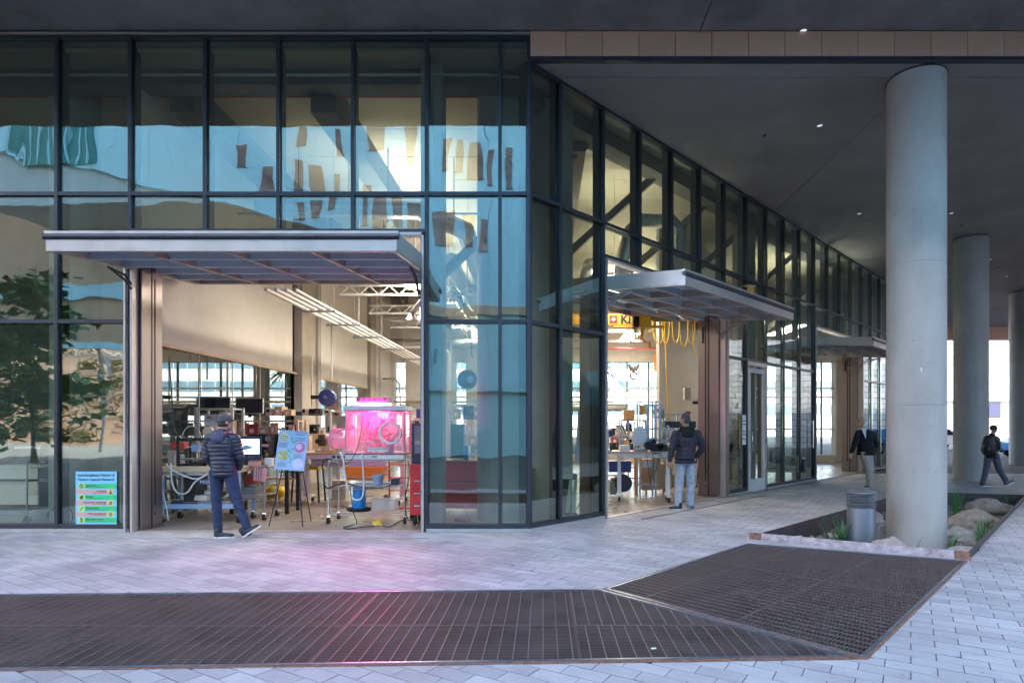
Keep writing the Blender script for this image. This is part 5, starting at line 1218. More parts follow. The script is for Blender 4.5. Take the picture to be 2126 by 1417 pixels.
# ---- easel with blue poster
ep = G(607, 1092); ez = thing('poster_easel', 'black easel holding a light blue research poster by the left door', 'easel', (ep.x-.02, ep.y, 0))
for p, q_ in (((-.36, .02, 0), (-.02, .12, 1.62)), ((.2, -.04, 0), (.02, .12, 1.62)), ((.13, .5, 0), (.0, .14, 1.62)), ((-.2, .02, .86), (.2, .02, .86))): MB().tube(p, q_, .009).build('leg' if q_[2] > 1 else 'ledge', 'black', ez)
po = thing('research_poster', 'tilted light blue poster with round pictures and green leaf prints on the easel', 'poster', (ez.location.x, ez.location.y+.02, 1.20)); po.rotation_euler = (R(-9), R(4), 0)
MB().box(-.235, .235, -.004, .004, -.31, .32).build('board', 'post_sky', po)
def disc(x, z, r, mt, nm='print', y=-.006, par=None): q = MB(); q.lathe([(r, 0), (r, .001)], n=28); q.v = [(x+v[0], y-v[2], z+v[1]) for v in q.v]; return q.build(nm, mt, par or po)
disc(-.14, .21, .075, 'post_cream'); disc(-.12, -.08, .082, 'post_olive'); disc(.125, .06, .082, 'post_pink'); disc(.11, .07, .05, 'lavender', y=-.0075); disc(.13, -.2, .085, 'lavender')
random.seed(4)
for k in range(40): a, r = random.random()*6.3, sqrt(random.random())*.07; MB().cbox((-.12+r*cos(a), -.0085, -.08+r*sin(a)), (.02, .001, .012), (0, random.random()*3, 0)).build('print', random.choice(['post_brown', 'paper', 'yellow', 'post_green', 'post_rose']), po)
for x, z in ((-.02, .18), (.0, .14), (.03, .13), (.05, .16), (-.04, .0), (-.01, -.02), (.02, .03), (-.03, -.09), (.01, -.13), (.0, -.18), (-.01, .2)): MB().cbox((x, -.006, z), (.022, .0015, .03), (0, random.uniform(-.7, .7), 0)).build('leaf_print', 'post_green', po)
for z, x in ((.245, 0), (.212, 0), (.18, 0)): pass
text('Is Building', .028, 'ink', po, (-.14, -.0075, .225)); text('the Garden', .028, 'ink', po, (-.14, -.0075, .195)); text('Pathway', .028, 'ink', po, (-.14, -.0075, .165))
for x, z, n in ((-.14, .11, 5), (-.12, -.2, 5), (.13, .21, 4), (.12, -.06, 5)):
    for k in range(n): MB().box(x-.075, x+.07-.02*(k % 2), -.0065, -.005, z-k*.016, z-k*.016+.006).build('printed_line', 'grey_plastic', po)
MB().box(.03, .08, -.0065, -.005, .295, .305).build('printed_line', 'red', po); MB().box(.085, .21, -.0065, -.005, .297, .303).build('printed_line', 'ink', po); MB().box(.03, .18, -.0065, -.005, .262, .27).build('printed_line', 'ink', po)
# ---- workbench cart with printer
bx0, by = -5.67, 10.32
bc = thing('workbench_cart', 'blue grey bench cart with pale wood top left of the capped man', 'cart', (bx0, by, 0))
MB().box(-.66, .72, -.3, .3, .835, .93).build('tabletop', 'wood_pale', bc, bevel=.006)
for x in (-.60, .66):
    for y in (-.25, .25): MB().box(x-.025, x+.025, y-.025, y+.025, .13, .834).build('leg', 'blue_pale', bc); a, b = MB(), MB(); caster(a, b, x, y, .06); a.build('wheel', 'rubber', bc, smooth=True, auto=40); b.build('wheel_fork', 'chrome', bc)
MB().box(-.6, .66, -.27, -.23, .235, .31).build('side_rail', 'blue_pale', bc); MB().box(-.6, .66, -.275, -.271, .78, .82).build('apron', 'frame_light', bc)
wire_shelf(bc, 1.2, .46, .34, 'galv')
MB().box(.2, .27, -.273, -.2715, .26, .285).build('warning_label', 'yellow', bc)
pr = thing('desktop_printer', 'black open frame 3D printer on the bench cart', 'printer', (bx0-.15, by-.02, .932))
for x in (-.22, .22):
    for y in (-.18, .18): MB().box(x-.02, x+.02, y-.02, y+.02, 0, .46).build('frame_post', 'black', pr)
for z in (.0, .42): MB().box(-.24, .24, -.2, -.16, z, z+.04).build('frame_rail', 'black', pr); MB().box(-.24, .24, .16, .2, z, z+.04).build('frame_rail', 'black', pr)
MB().box(-.19, .19, -.15, .15, .10, .12).build('bed', 'grey_plastic', pr); MB().box(-.05, .06, -.1, .0, .24, .36).build('print_head', 'blue_pale', pr); MB().box(-.2, .2, -.02, .0, .3, .32).build('gantry', 'grey_light', pr)
q = MB(); q.path([(-.1+.16*cos(a), 0, .46+.2*sin(a)) for a in [pi*k/10 for k in range(11)]], .006, 6); q.build('tube', 'white_paint', pr, smooth=True)
MB().lathe([(.09, -.03), (.09, .03), (.03, .03)], n=20).build('spool', 'wood_pale', pr, loc=(.16, .05, .56)).rotation_euler.x = R(90)
crate('red plastic tray at the left end of the bench cart', (-6.22, 10.5, 1.20), (.2, .2, .12), 'red', 'tray', 'tray')
for x, h in ((-6.32, .25), (-6.2, .18)): crate('%s clear crumpled plastic bag at the left end of the bench cart' % ('tall' if h > .2 else 'low'), (x+.02, 10.4, .932), (.12, .14, h), 'bin_plastic', 'plastic_bag', 'bag', bev=.03)
cable('thick white cable drooping in a deep loop from the bench top', [W(345, 962, 10.0), W(358, 975, 9.97), W(385, 988, 9.95), W(410, 993, 9.95), W(432, 982, 9.96)], .012, 'white_paint')
cable('second white cable hanging low in front of the bench cart', [W(355, 962, 9.98), W(357, 1000, 9.96), W(368, 1022, 9.96), W(388, 1022, 9.96), W(405, 1000, 9.96), W(430, 984, 9.97)], .012, 'white_paint')
cable('white cable hanging down the left leg of the bench cart', [W(340, 985, 9.95), W(336, 1010, 9.95), W(344, 1045, 9.95), W(350, 1080, 9.97)], .009, 'white_paint')
cable('black cord hanging from the bench top behind the shelf', [W(368, 962, 10.05), W(385, 985, 10.02), W(408, 1010, 10.05), W(402, 1035, 10.05)], .006)
cable('long thin black wire hanging from the partition to the printer', [V((-6.42, 10.5, 2.7)), V((-6.36, 10.45, 2.3)), V((-6.28, 10.4, 1.6)), V((-6.15, 10.35, 1.38))], .010)
def bx_(lab, px0, px1, py0, py1, Y, d, mt, name='box', cat='box'):
    x0_, x1_ = XX(px0, Y), XX(px1, Y); z0_, z1_ = ZZ(py1, Y), ZZ(py0, Y); return crate(lab, ((x0_+x1_)/2, Y+d/2, z0_), (x1_-x0_, d, z1_-z0_), mt, name, cat)
bx_('tall black computer tower on the lower bench shelf', 382, 410, 985, 1047, 10.12, .3, 'black', 'computer_tower', 'computer')
bx_('flat navy box at the left of the lower bench shelf', 355, 381, 1040, 1049, 10.08, .3, 'navy'); bx_('dark flat box behind the legs of the capped man', 410, 448, 1038, 1049, 10.08, .25, 'grey_plastic')
bx_('white cardboard box on the lower bench shelf', 424, 446, 1018, 1038, 10.3, .2, 'paper'); bx_('grey dish with ochre rim on the lower bench shelf', 403, 430, 1028, 1038, 10.09, .2, 'beige', 'dish', 'dish')
lb = thing('blue_label', 'blue sign with white letters hanging under the bench cart top', 'sign', W(426, 1000, 10.02)); MB().box(-.1, .1, 0, .02, -.04, .04).build('plate', 'blue', lb); text('MOR', .075, 'paper', lb, (0, -.003, 0))
# second cart: monitor and pink lit tray
c2 = cart('monitor_cart', 'small post cart with screen beside the capped man', (-4.93, 10.6, 0), .42, .5, .95, (.42, .9), mt='galv', pr=.016)
mn = thing('monitor', 'monitor with a pale blue drawing on its lit screen', 'monitor', (-5.05, 10.35, 1.02), .12)
MB().box(-.26, .26, 0, .04, .0, .40).build('casing', 'navy', mn, bevel=.006); MB().box(-.23, .23, -.004, -.001, .10, .35).build('screen', 'screen', mn); MB().box(-.05, .05, .02, .06, -.12, .0).build('stand', 'black', mn)
q = MB(); q.add([(-.12, -.006, .2), (.0, -.006, .16), (.16, -.006, .21), (.02, -.006, .26)], [(0, 1, 2, 3)]); q.build('screen_drawing', 'blue_pale', mn)
for i in range(3): MB().box(.06+i*.04, .07+i*.04, -.004, -.001, .05, .06).build('button', 'grey_light', mn)
dm = thing('large_monitor', 'large monitor seen from behind with a round emblem and a sticker', 'monitor', (XX(556, 11.1), 11.1, ZZ(946, 11.1)), -.05)
MB().box(-.36, .36, 0, .045, 0, .40).build('casing', 'black_gloss', dm, bevel=.006); MB().lathe([(.036, 0), (.043, 0), (.043, .002), (.036, .002)], n=22).build('emblem_ring', 'grey_light', dm, loc=(0, -.001, .315)).rotation_euler.x = R(90)
text('DELL', .032, 'grey_light', dm, (0, -.003, .315)); MB().box(-.28, .02, -.003, -.001, .17, .215).build('sticker', 'pink_plastic', dm); MB().box(-.1, .1, .01, .04, -.08, 0).build('stand', 'black', dm)
text('M', .05, 'pink_plastic', dm, (-.04, -.003, .09))
ot = thing('wood_table', 'dark legged table with orange wood top behind the easel', 'table', (-5.15, 11.35, 0))
MB().box(-.55, .55, -.3, .3, .93, .985).build('tabletop', 'wood', ot)
for x in (-.5, .5):
    for y in (-.25, .25): MB().box(x-.03, x+.03, y-.03, y+.03, 0, .93).build('leg', 'black', ot)
bx_('yellow flat case lying on the orange wood table', 551, 584, 939, 946, 11.1, .2, 'yellow', 'case', 'case'); bx_('small red and pink box on the monitor cart', 515, 534, 958, 967, 10.3, .15, 'pink_plastic')
pk = thing('file_pocket', 'pink lit plastic file pocket hanging on the monitor cart', 'pocket', W(540, 985, 10.3)); MB().cbox((0, 0, 0), (.20, .05, .22), (0, .12, 0)).build('pocket', 'pink_plastic', pk, bevel=.01)  # pink of the grow lamp put into the pocket's colour
for i in range(3): MB().tube((-.04+i*.04, -.03, .12), (-.06+i*.04, -.03, -.14), .004).build('wire', 'black', pk)
crate('folded white paper card lying on the monitor cart', (-4.68, 10.45, .93), (.12, .1, .12), 'paper', 'paper_card', 'card')
bx_('tangle box of dark parts on the middle shelf of the monitor cart', 500, 530, 1010, 1035, 10.45, .3, 'grey_plastic'); bx_('red crate low on the monitor cart', 505, 528, 985, 1005, 10.5, .3, 'red_dull')
at_ = thing('air_tank', 'yellow portable air tank with carry handle on the floor', 'tank', (XX(571, 13.4), 13.4, 0))
q = MB(); q.cap((-.12, 0, .15), (.12, 0, .15), .125, .125, 20); q.build('tank', 'yellow', at_, smooth=True); q = MB(); q.path([(-.07, 0, .27), (-.06, 0, .33), (.06, 0, .33), (.07, 0, .27)], .015, 6); q.build('handle', 'yellow', at_, smooth=True)
for x in (-.12, .12): MB().box(x-.02, x+.02, -.08, .08, 0, .04).build('foot', 'yellow', at_)
MB().cbox((.06, -.115, .2), (.12, .006, .06), (-.5, 0, 0)).build('label_plate', 'grey_light', at_)
solid('cloth_sack', (lambda q: (q.ell((0, 0, .15), (.25, .2, .2)), q.ell((.12, .02, .25), (.16, .15, .16)), q)[2])(MB()), 'cloth_beige', None, .02, 4, fold(.03, 7, 3)).location = (-6.0, 14.2, 0)
tag(bpy.data.objects['cloth_sack'], 'crumpled beige cloth sack behind the yellow air tank', 'sack')
# ---- white standing tables
def stand_table(lab, loc, w, d, h, rz=0, top='wood_pale', two=True, mt='white_paint'):
    t = thing('standing_table', lab, 'table', loc, rz); MB().box(-w/2, w/2, -d/2, d/2, h-.03, h).build('tabletop', top, t, bevel=.005); MB().box(-w/2+.1, w/2-.1, -d/2+.05, -d/2+.10, h-.13, h-.031).build('frame_rail', mt, t)
    for x in (-w/2+.16, w/2-.16):
        MB().box(x-.045, x+.045, -.06, .06, .14, h-.5).build('leg', mt, t); MB().box(x-.035, x+.035, -.05, .05, h-.5, h-.031).build('leg', mt, t)
        q = MB(); q.prism([(x-.05, -d/2), (x+.05, -d/2), (x+.06, 0), (x+.05, d/2), (x-.05, d/2), (x-.06, 0)], .10, .14); q.build('foot', mt, t, bevel=.012)
        for y in (-d/2+.05, d/2-.05): a, b = MB(), MB(); caster(a, b, x, y, .045); a.build('wheel', 'rubber', t, smooth=True, auto=40)
    return t
stand_table('long white legged standing table behind the easel and chamber', (-3.9, 12.65, 0), 2.3, .75, 1.06)
for x in (-4.6, -3.8): MB()
dr = thing('drawer_unit', 'grey steel drawer rack under the long white table', 'drawers', (-4.35, 12.45, .78))
for i in range(4): MB().box(-.35, .35, -.1, .2, i*.06, i*.06+.05).build('drawer', 'frame_light', dr)
crate('orange wooden drawer chest below the pink chamber table', (-3.55, 12.3, .52), (.75, .4, .26), 'orange', 'drawer_chest', 'chest'); crate('pale plastic panel standing over the orange chest', (-3.5, 12.2, .79), (.72, .04, .26), 'lavender', 'plastic_sheet', 'sheet')
stl = thing('stool', 'yellow seated stool under the long white table', 'stool', (-4.95, 12.9, 0)); MB().box(-.28, .28, -.2, .2, .68, .8).build('seat', 'yellow', stl, bevel=.02)
for x in (-.25, .25):
    for y in (-.16, .16): MB().bar((x, y, .68), (x*1.15, y*1.15, 0), .03).build('leg', 'black', stl)
crate('pale waste bin under the long table behind the easel', (-4.4, 13.3, 0), (.3, .3, .42), 'beige', 'waste_bin', 'bin'); crate('red storage crate on the floor behind the hand truck', (-2.4, 12.4, 0), (.5, .4, .35), 'red', 'crate', 'crate')
cable('blue painter tape line of wire along the orange chest', [(-3.9, 12.05, .6), (-3.4, 12.05, .58), (-3.0, 12.05, .66)], .01, 'blue_pale')
# machine with white cylinder on the table
mc = thing('bench_machine', 'bench machine with white cylinder and copper parts left of the chamber', 'machine', (-4.35, 12.6, 1.06))
MB().tube((-.1, -.1, .32), (.25, -.1, .24), .06, n=16).build('cylinder', 'white_paint', mc, smooth=True, auto=40); MB().box(-.26, -.1, -.1, .05, .12, .36).build('gearbox', 'post_brown', mc, bevel=.02); MB().box(-.05, 0, -.12, -.06, .0, .3).build('column', 'beige', mc)
MB().box(-.3, .1, -.15, .15, 0, .03).build('base', 'wood', mc); MB().tube((-.25, -.15, .22), (-.25, .1, .22), .05, n=12).build('knob', 'black', mc, smooth=True, auto=40); MB().box(.15, .34, -.05, .2, 0, .2).build('rear_block', 'grey_light', mc)
# cable reel
br_ = thing('cable_reel', 'round dark blue cable reel on a bracket left of the chamber', 'reel', W(680, 825, 13.2))
q = MB(); q.lathe([(.02, -.07), (.17, -.07), (.185, -.05), (.185, .05), (.17, .07), (.02, .07)], n=32); q.v = [(v[0], v[2], v[1]) for v in q.v]; q.build('reel', 'blue', br_, smooth=True, auto=40)
MB().box(-.36, -.15, -.02, .04, -.03, .05).build('bracket', 'black', br_); MB().box(-.05, -.02, -.075, -.071, -.01, .04).build('label_plate', 'grey_light', br_); MB().tube((-.34, 0, -.2), (-.34, 0, .9), .015).build('pole', 'grey_light', br_)
cable('red cord dangling under the blue reel', [W(692, 838, 13.2), W(700, 850, 13.2), W(705, 862, 13.2)], .01, 'red')
bre2 = thing('cable_reel', 'grey blue cable reel seen through the pane right of the left door', 'reel', W(970, 787, 12.5)); q = MB(); q.lathe([(.02, -.07), (.18, -.07), (.2, -.05), (.2, .05), (.18, .07), (.02, .07)], n=32); q.v = [(v[0], v[2], v[1]) for v in q.v]; q.build('reel', 'navy', bre2, smooth=True, auto=40); MB().tube((0, 0, .2), (0, 0, 2.6), .012).build('hanger', 'grey_light', bre2); MB().box(.02, .12, -.08, -.072, -.08, .06).build('label_plate', 'blue_pale', bre2)
bre3 = thing('cable_reel', 'round blue cable reel seen through the first side pane', 'reel', W(1130, 832, 13.0)); q = MB(); q.lathe([(.02, -.06), (.14, -.06), (.15, .05), (.02, .06)], n=24); q.v = [(v[0], v[2], v[1]) for v in q.v]; q.build('reel', 'blue', bre3, smooth=True, auto=40); MB().tube((0, 0, .15), (0, 0, 2.6), .012).build('hanger', 'grey_light', bre3)
# ---- racks and clutter
def rack(lab, x, y, w, d, h, shelves, mt='frame_light', r=.022):
    t = thing('shelf_rack', lab, 'rack', (x, y, 0))
    for a in (-w/2, w/2):
        for b in (-d/2, d/2): MB().box(a-r, a+r, b-r, b+r, 0, h).build('post', mt, t)
    for z in shelves: MB().box(-w/2, w/2, -d/2, d/2, z-.02, z+.01).build('shelf', mt, t)
    return t
rack('silver framed rack behind the head of the capped man', -6.0, 11.35, .66, .4, 1.93, (.4, .95, 1.0, 1.91), 'galv')
rack('long low shelf rack under the black monitors along the glazing', -5.75, 12.9, 1.3, .45, 1.72, (.5, 1.05, 1.70), 'wood_pale')
rack('grey shelf rack behind the blue reel', -4.4, 15.5, 1.8, .5, 2.0, (.6, 1.2, 1.5, 1.95), 'grey_light'); rack('tall grey shelf rack at the back behind the chamber', -2.4, 16.5, 1.6, .5, 2.2, (.5, 1.1, 1.6, 2.15), 'grey_light')
rack('steel rack behind the pane right of the left door', -.9+.0, 14.0, 1.1, .5, 1.9, (.5, 1.0, 1.4, 1.88), 'grey_light'); rack('grey shelf rack seen behind the middle door table', 2.0, 17.8, 1.4, .5, 1.7, (.4, .9, 1.3, 1.68), 'grey_light')
def mono(lab, px0, px1, py0, py1, Y, mt='black'):
    x0_, x1_ = XX(px0, Y), XX(px1, Y); z0_, z1_ = ZZ(py1, Y), ZZ(py0, Y); t = thing('monitor', lab, 'monitor', ((x0_+x1_)/2, Y, z0_)); w_, h_ = x1_-x0_, z1_-z0_
    MB().box(-w_/2, w_/2, 0, .04, 0, h_).build('casing', 'grey_light', t); MB().box(-w_/2+.012, w_/2-.012, -.004, -.001, .012, h_-.012).build('screen', mt, t); MB().box(-.03, .03, .02, .05, -.08, 0).build('stand', 'black', t)
mono('black monitor on the shelf rack, right of the capped head', 489, 546, 826, 858, 12.75); mono('solid black copy of the monitor reflection left of the first', 424, 478, 824, 850, 12.2)  # left one is a solid built for a reflection in the glazing
random.seed(21)
names = [('paper', 'white paper box'), ('cardboard', 'brown cardboard box'), ('black', 'black equipment case'), ('grey_light', 'grey instrument box'), ('blue', 'small blue bin'), ('beige', 'beige instrument'), ('cardboard_pale', 'pale cardboard box'), ('navy', 'dark navy case'), ('red', 'small red box'), ('yellow', 'small yellow box'), ('white_paint', 'white instrument')]
def clutter(px0, px1, py, Y, where, n, hmin=12, hmax=30, mats=None):
    x = px0; k = 0; seen = {}
    while x < px1 and k < n:
        w_ = random.uniform(10, 24); mt, nm_ = random.choice(mats or names); h_ = random.uniform(hmin, hmax); seen[nm_] = seen.get(nm_, 0)+1
        ordn = ('', 'second ', 'third ', 'fourth ', 'fifth ', 'sixth ')[min(5, seen[nm_]-1)]
        lab_ = '%s%s from left %s' % (ordn or 'first ', nm_, where); x0_, x1_ = XX(x, Y), XX(min(x+w_, px1), Y); z0_ = ZZ(py, Y); H_ = ZZ(py-h_, Y)-z0_; D_ = random.uniform(.15, .3); ww = (x1_-x0_)/2; sty = random.random()
        if ww < .02: break
        t_ = thing('bottle' if sty < .18 else 'box', lab_, 'bottle' if sty < .18 else 'box', ((x0_+x1_)/2, Y+D_/2, z0_))
        if sty < .18:
            r_ = min(ww, .07); MB().lathe([(r_, 0), (r_, H_*.62), (r_*.4, H_*.8), (r_*.4, H_*.9)], n=14).build('container_body', mt, t_, smooth=True, auto=40); MB().lathe([(r_*.5, H_*.9), (r_*.5, H_)], n=12).build('cap', random.choice(['blue', 'paper', 'black', 'red']), t_)
        else:
            MB().box(-ww, ww, -D_/2, D_/2, 0, H_).build('box_body', mt, t_, bevel=.004)
            if 'box' in nm_ and 'instr' not in nm_:
                MB().box(-ww*.5, ww*.3, -D_/2-.003, -D_/2-.001, H_*.3, H_*.7).build('label', 'paper' if mt != 'paper' else 'cardboard', t_); MB().box(-ww*1.03, ww*1.03, -D_/2-.006, D_/2, H_+.001, H_+.012).build('lid', mt, t_)
            else:
                MB().box(-ww*.8, ww*.1, -D_/2-.004, -D_/2-.001, H_*.4, H_*.85).build('display', 'black_gloss', t_)
                for i_ in range(3): MB().box(ww*(.3+i_*.2), ww*(.4+i_*.2), -D_/2-.01, -D_/2-.001, H_*.5, H_*.62).build('knob', random.choice(['black', 'red', 'yellow', 'grey_light']), t_)
                MB().box(-ww*.9, ww*.9, -D_/2-.003, -D_/2-.001, H_*.12, H_*.2).build('vent_slot', 'grey_plastic', t_)
        x += w_+random.uniform(1, 8); k += 1
clutter(494, 604, 903, 12.75, 'in low rack under the black monitors', 6, 16, 30); clutter(552, 606, 862, 12.9, 'atop the low rack by the monitors', 4, 8, 18, [('grey_light', 'clear grey tub'), ('cardboard_pale', 'pale cardboard box'), ('beige', 'beige instrument')])
clutter(612, 700, 862, 15.3, 'on the rack behind the blue reel', 5, 8, 16); clutter(606, 720, 905, 15.3, 'on the middle shelf behind the easel', 6, 12, 26)
clutter(845, 880, 905, 13.4, 'between the chamber and the red cabinet', 2, 25, 45, [('beige', 'beige instrument'), ('grey_light', 'grey instrument box')]); clutter(720, 880, 862, 16.3, 'high on rack behind the chamber', 6, 14, 30); clutter(720, 880, 905, 16.3, 'on the back rack at chamber height', 8, 14, 30)
clutter(424, 480, 900, 11.3, 'in rack behind the capped man', 3, 18, 34, [('cardboard_pale', 'pale cardboard box'), ('paper', 'white paper box'), ('black', 'black equipment case')]); clutter(424, 478, 872, 11.4, 'high in rack behind the capped man', 2, 10, 20, [('paper', 'white paper box'), ('grey_light', 'grey instrument box')])
clutter(940, 992, 870, 13.9, 'behind the pane beside the left door', 4, 14, 30); clutter(940, 992, 925, 13.9, 'low behind the pane beside the left door', 4, 16, 40)
for a, b, c, d, Y, mt, l in ((600, 642, 905, 935, 14.4, 'beige', 'beige oven sized box behind the easel'), (836, 864, 862, 900, 14.2, 'white_paint', 'white machine cover right of the chamber'), (864, 876, 848, 868, 14.0, 'blue', 'small blue cap behind the tool cabinet'),
                          (640, 690, 900, 930, 14.6, 'cardboard_pale', 'pale cardboard boxes behind the bench machine'), (700, 724, 862, 890, 15.6, 'grey_light', 'grey cabinet behind the chamber left edge')):
    bx_(l, a, b, c, d, Y, .35, mt, 'equipment_box', 'box')
# ---- behind the panes right of the left door
cb = thing('low_cabinet', 'red low cabinet behind the pane right of the left door', 'cabinet', (-1.53, 10.95, 0)); MB().box(-.35, .55, 0, .5, .12, .95).build('cabinet_body', 'red', cb); MB().box(-.38, .58, -.02, .52, .952, .98).build('worktop', 'grey_light', cb)
for z in (.35, .6): MB().box(-.33, .53, -.006, -.001, z, z+.012).build('drawer_gap', 'black', cb)
bx_('dark green waste bin on the red low cabinet', 936, 962, 880, 950, 11.2, .25, 'green_mat', 'bin', 'bin'); bx_('blue bottle pack on the red low cabinet', 962, 972, 925, 955, 11.1, .1, 'blue_bright', 'bottle_pack', 'bottles'); bx_('yellow bottle on the red low cabinet', 984, 989, 932, 944, 11.1, .06, 'yellow', 'bottle', 'bottle')
crate('red object lying on the floor at the foot of the corner column', (-1.35, 10.2, 0), (.25, .15, .06), 'red', 'bag', 'bag')
cc = thing('panel_cabinet', 'copper toned cabinet behind the first side pane', 'cabinet', (XX(1103, 11.0), 11.0, 0)); MB().box(0, .38, 0, .4, .25, 1.25).build('cabinet_body', 'copper_panel', cc); MB().box(-.02, .1, .0, .3, 1.26, 1.5).build('instrument', 'navy', cc); MB().box(-.02, .3, .0, .3, 1.251, 1.4).build('instrument', 'grey_plastic', cc)
ld_ = thing('folded_stand', 'folded white tubular stand on wheels behind the second side pane', 'stand', (XX(1180, 10.6), 10.6, 0)); MB().bar((-.02, 0, .1), (.06, 0, .75), .06).bar((.09, 0, .1), (.13, 0, .75), .06).build('leg', 'white_paint', ld_); MB().bar((-.25, 0, .72), (.1, 0, .72), .08).build('crossbar', 'beige', ld_); MB().ell((.1, 0, .72), (.06, .05, .06)).build('knuckle', 'black', ld_); MB().ell((0, 0, .05), (.05, .03, .05)).ell((.12, 0, .05), (.05, .03, .05)).build('wheel', 'rubber', ld_)
cable('black cord hanging behind the second side pane', [SP(.95, .35, 6.5), SP(.95, .35, 3), SP(.93, .35, 1.7), SP(.86, .35, 1.2)], .008)
# ---- behind the far left panes
wc = thing('white_cabinet', 'white base cabinet with dark recess behind the far left panes', 'cabinet', (XX(45, 12.0), 12.0, 0)); MB().box(-.45, .32, 0, .6, .05, .78).build('cabinet_body', 'white_paint', wc); MB().box(-.5, .38, -.03, .6, .782, .83).build('worktop', 'white_paint', wc); MB().box(-.15, .38, .0, .3, 1.15, 1.19).build('shelf', 'white_paint', wc); MB().box(.33, .36, 0, .3, .0, 1.15).build('side_panel', 'navy', wc)
cart('wire_cart', 'dark wire shelf cart behind the far left panes', (-9.0, 10.3, 0), 1.0, .45, 1.05, (.2, .68, 1.02), mt='galv')
q = MB(); random.seed(9)
for k in range(3): q.path([(cos(a)*(.13+.02*k)+.05*k, .02*k, .14+sin(a)*(.13+.03*k)) for a in [2*pi*i/20 for i in range(20)]], .008, 5, closed=True)
tag(q.build('cable_coil', 'black', loc=(XX(112, 9.75), 9.75, 0), smooth=True), 'coil of black cable leaning at the foot of the far left pane', 'cable')
q = MB(); q.tube((.0, 0, 0), (-.05, .05, .75), .012); tag(q.build('white_rod', 'white_paint', loc=(XX(252, 9.7), 9.7, 0)), 'thin white rod leaning beside the blue window poster', 'rod')
# window poster
wp = thing('window_poster', 'light blue poster with green and rose bars standing inside the window', 'poster', (XX(200, 9.225), 9.225, ZZ(1091, 9.225))); PW, PH = .31, .82
MB().box(-PW, PW, -.003, .003, 0, PH).build('board', 'post_blue', wp)
text('Interdisciplinary Nature of', .052, 'ink', wp, (0, -.005, .765), bold=.0008); text('Carbon Capture Research', .052, 'ink', wp, (0, -.005, .70), bold=.0008)
zz = .60
for k, (w_, ic) in enumerate((('Engineering', 'gear'), ('Chemistry', 'flask'), ('Biology', 'leaf'), ('Information Technology', 'disc'), ('Manufacturing', 'wrench'), ('Policy Development', 'sheet'), ('Business & Finance', '$'))):
    left = k % 2 == 0; z = zz-k*.085; MB().box(-.22 if left else -PW+.002, PW-.002 if left else .2, -.0045, -.0032, z-.036, z+.036).build('bar', 'post_green' if left else 'post_rose', wp)
    hx = -.22 if left else .22; hq = MB(); hq.lathe([(.056, 0), (.056, .0012)], n=6); hq.v = [(hx+v[1], -.0046-v[2], z+v[0]) for v in hq.v]; hq.build('hexagon', 'post_lime' if left else 'post_olive', wp)
    text(w_, .034, 'post_brown', wp, (-.15, -.0055, z+.01) if left else (.15, -.0055, z+.01), align='LEFT' if left else 'RIGHT', bold=.0006); MB().box(-.15 if left else -.05, .12 if left else .15, -.0055, -.0047, z-.018, z-.013).build('printed_line', 'post_brown', wp)
    if ic == '$': text('$', .09, 'post_brown', wp, (hx, -.0065, z), bold=.001)
    elif ic == 'gear':
        gq = MB(); gq.lathe([(.014, 0), (.026, 0), (.026, .001), (.014, .001)], n=20); [gq.cbox((.03*cos(a), .03*sin(a), .0005), (.012, .009, .001), (0, 0, a)) for a in [pi*i/4 for i in range(8)]]; gq.v = [(hx+v[0], -.0062-v[2], z+v[1]) for v in gq.v]; gq.build('icon', 'post_brown', wp)
    elif ic == 'flask': MB().add([(hx-.007, -.0064, z+.035), (hx-.007, -.0064, z+.005), (hx-.027, -.0064, z-.035), (hx+.027, -.0064, z-.035), (hx+.007, -.0064, z+.005), (hx+.007, -.0064, z+.035)], [(0, 1, 4, 5), (1, 2, 3, 4)]).build('icon', 'post_brown', wp)
    elif ic == 'leaf': MB().add([(hx-.03, -.0064, z+.005), (hx-.015, -.0064, z-.025), (hx+.02, -.0064, z-.03), (hx+.03, -.0064, z+.03), (hx-.005, -.0064, z+.028)], [(0, 1, 2, 3, 4)]).build('icon', 'post_brown', wp)
    elif ic == 'disc': dq = MB(); dq.lathe([(.009, 0), (.027, 0), (.027, .001), (.009, .001)], n=20); dq.v = [(hx+v[0]*.8+v[1]*.2, -.0062-v[2], z+v[1]) for v in dq.v]; dq.build('icon', 'post_brown', wp)
    elif ic == 'wrench': MB().bar((hx-.015, -.0064, z-.028), (hx+.012, -.0064, z+.016), .001, .011).bar((hx+.005, -.0064, z+.016), (hx+.006, -.0064, z+.036), .001, .009).bar((hx+.014, -.0064, z+.014), (hx+.028, -.0064, z+.026), .001, .009).build('icon', 'post_brown', wp)
    else: [MB().box(hx-.022, hx+.022, -.0068, -.006, z-.026+i*.014, z-.018+i*.014).build('icon', 'post_brown', wp) for i in range(4)]
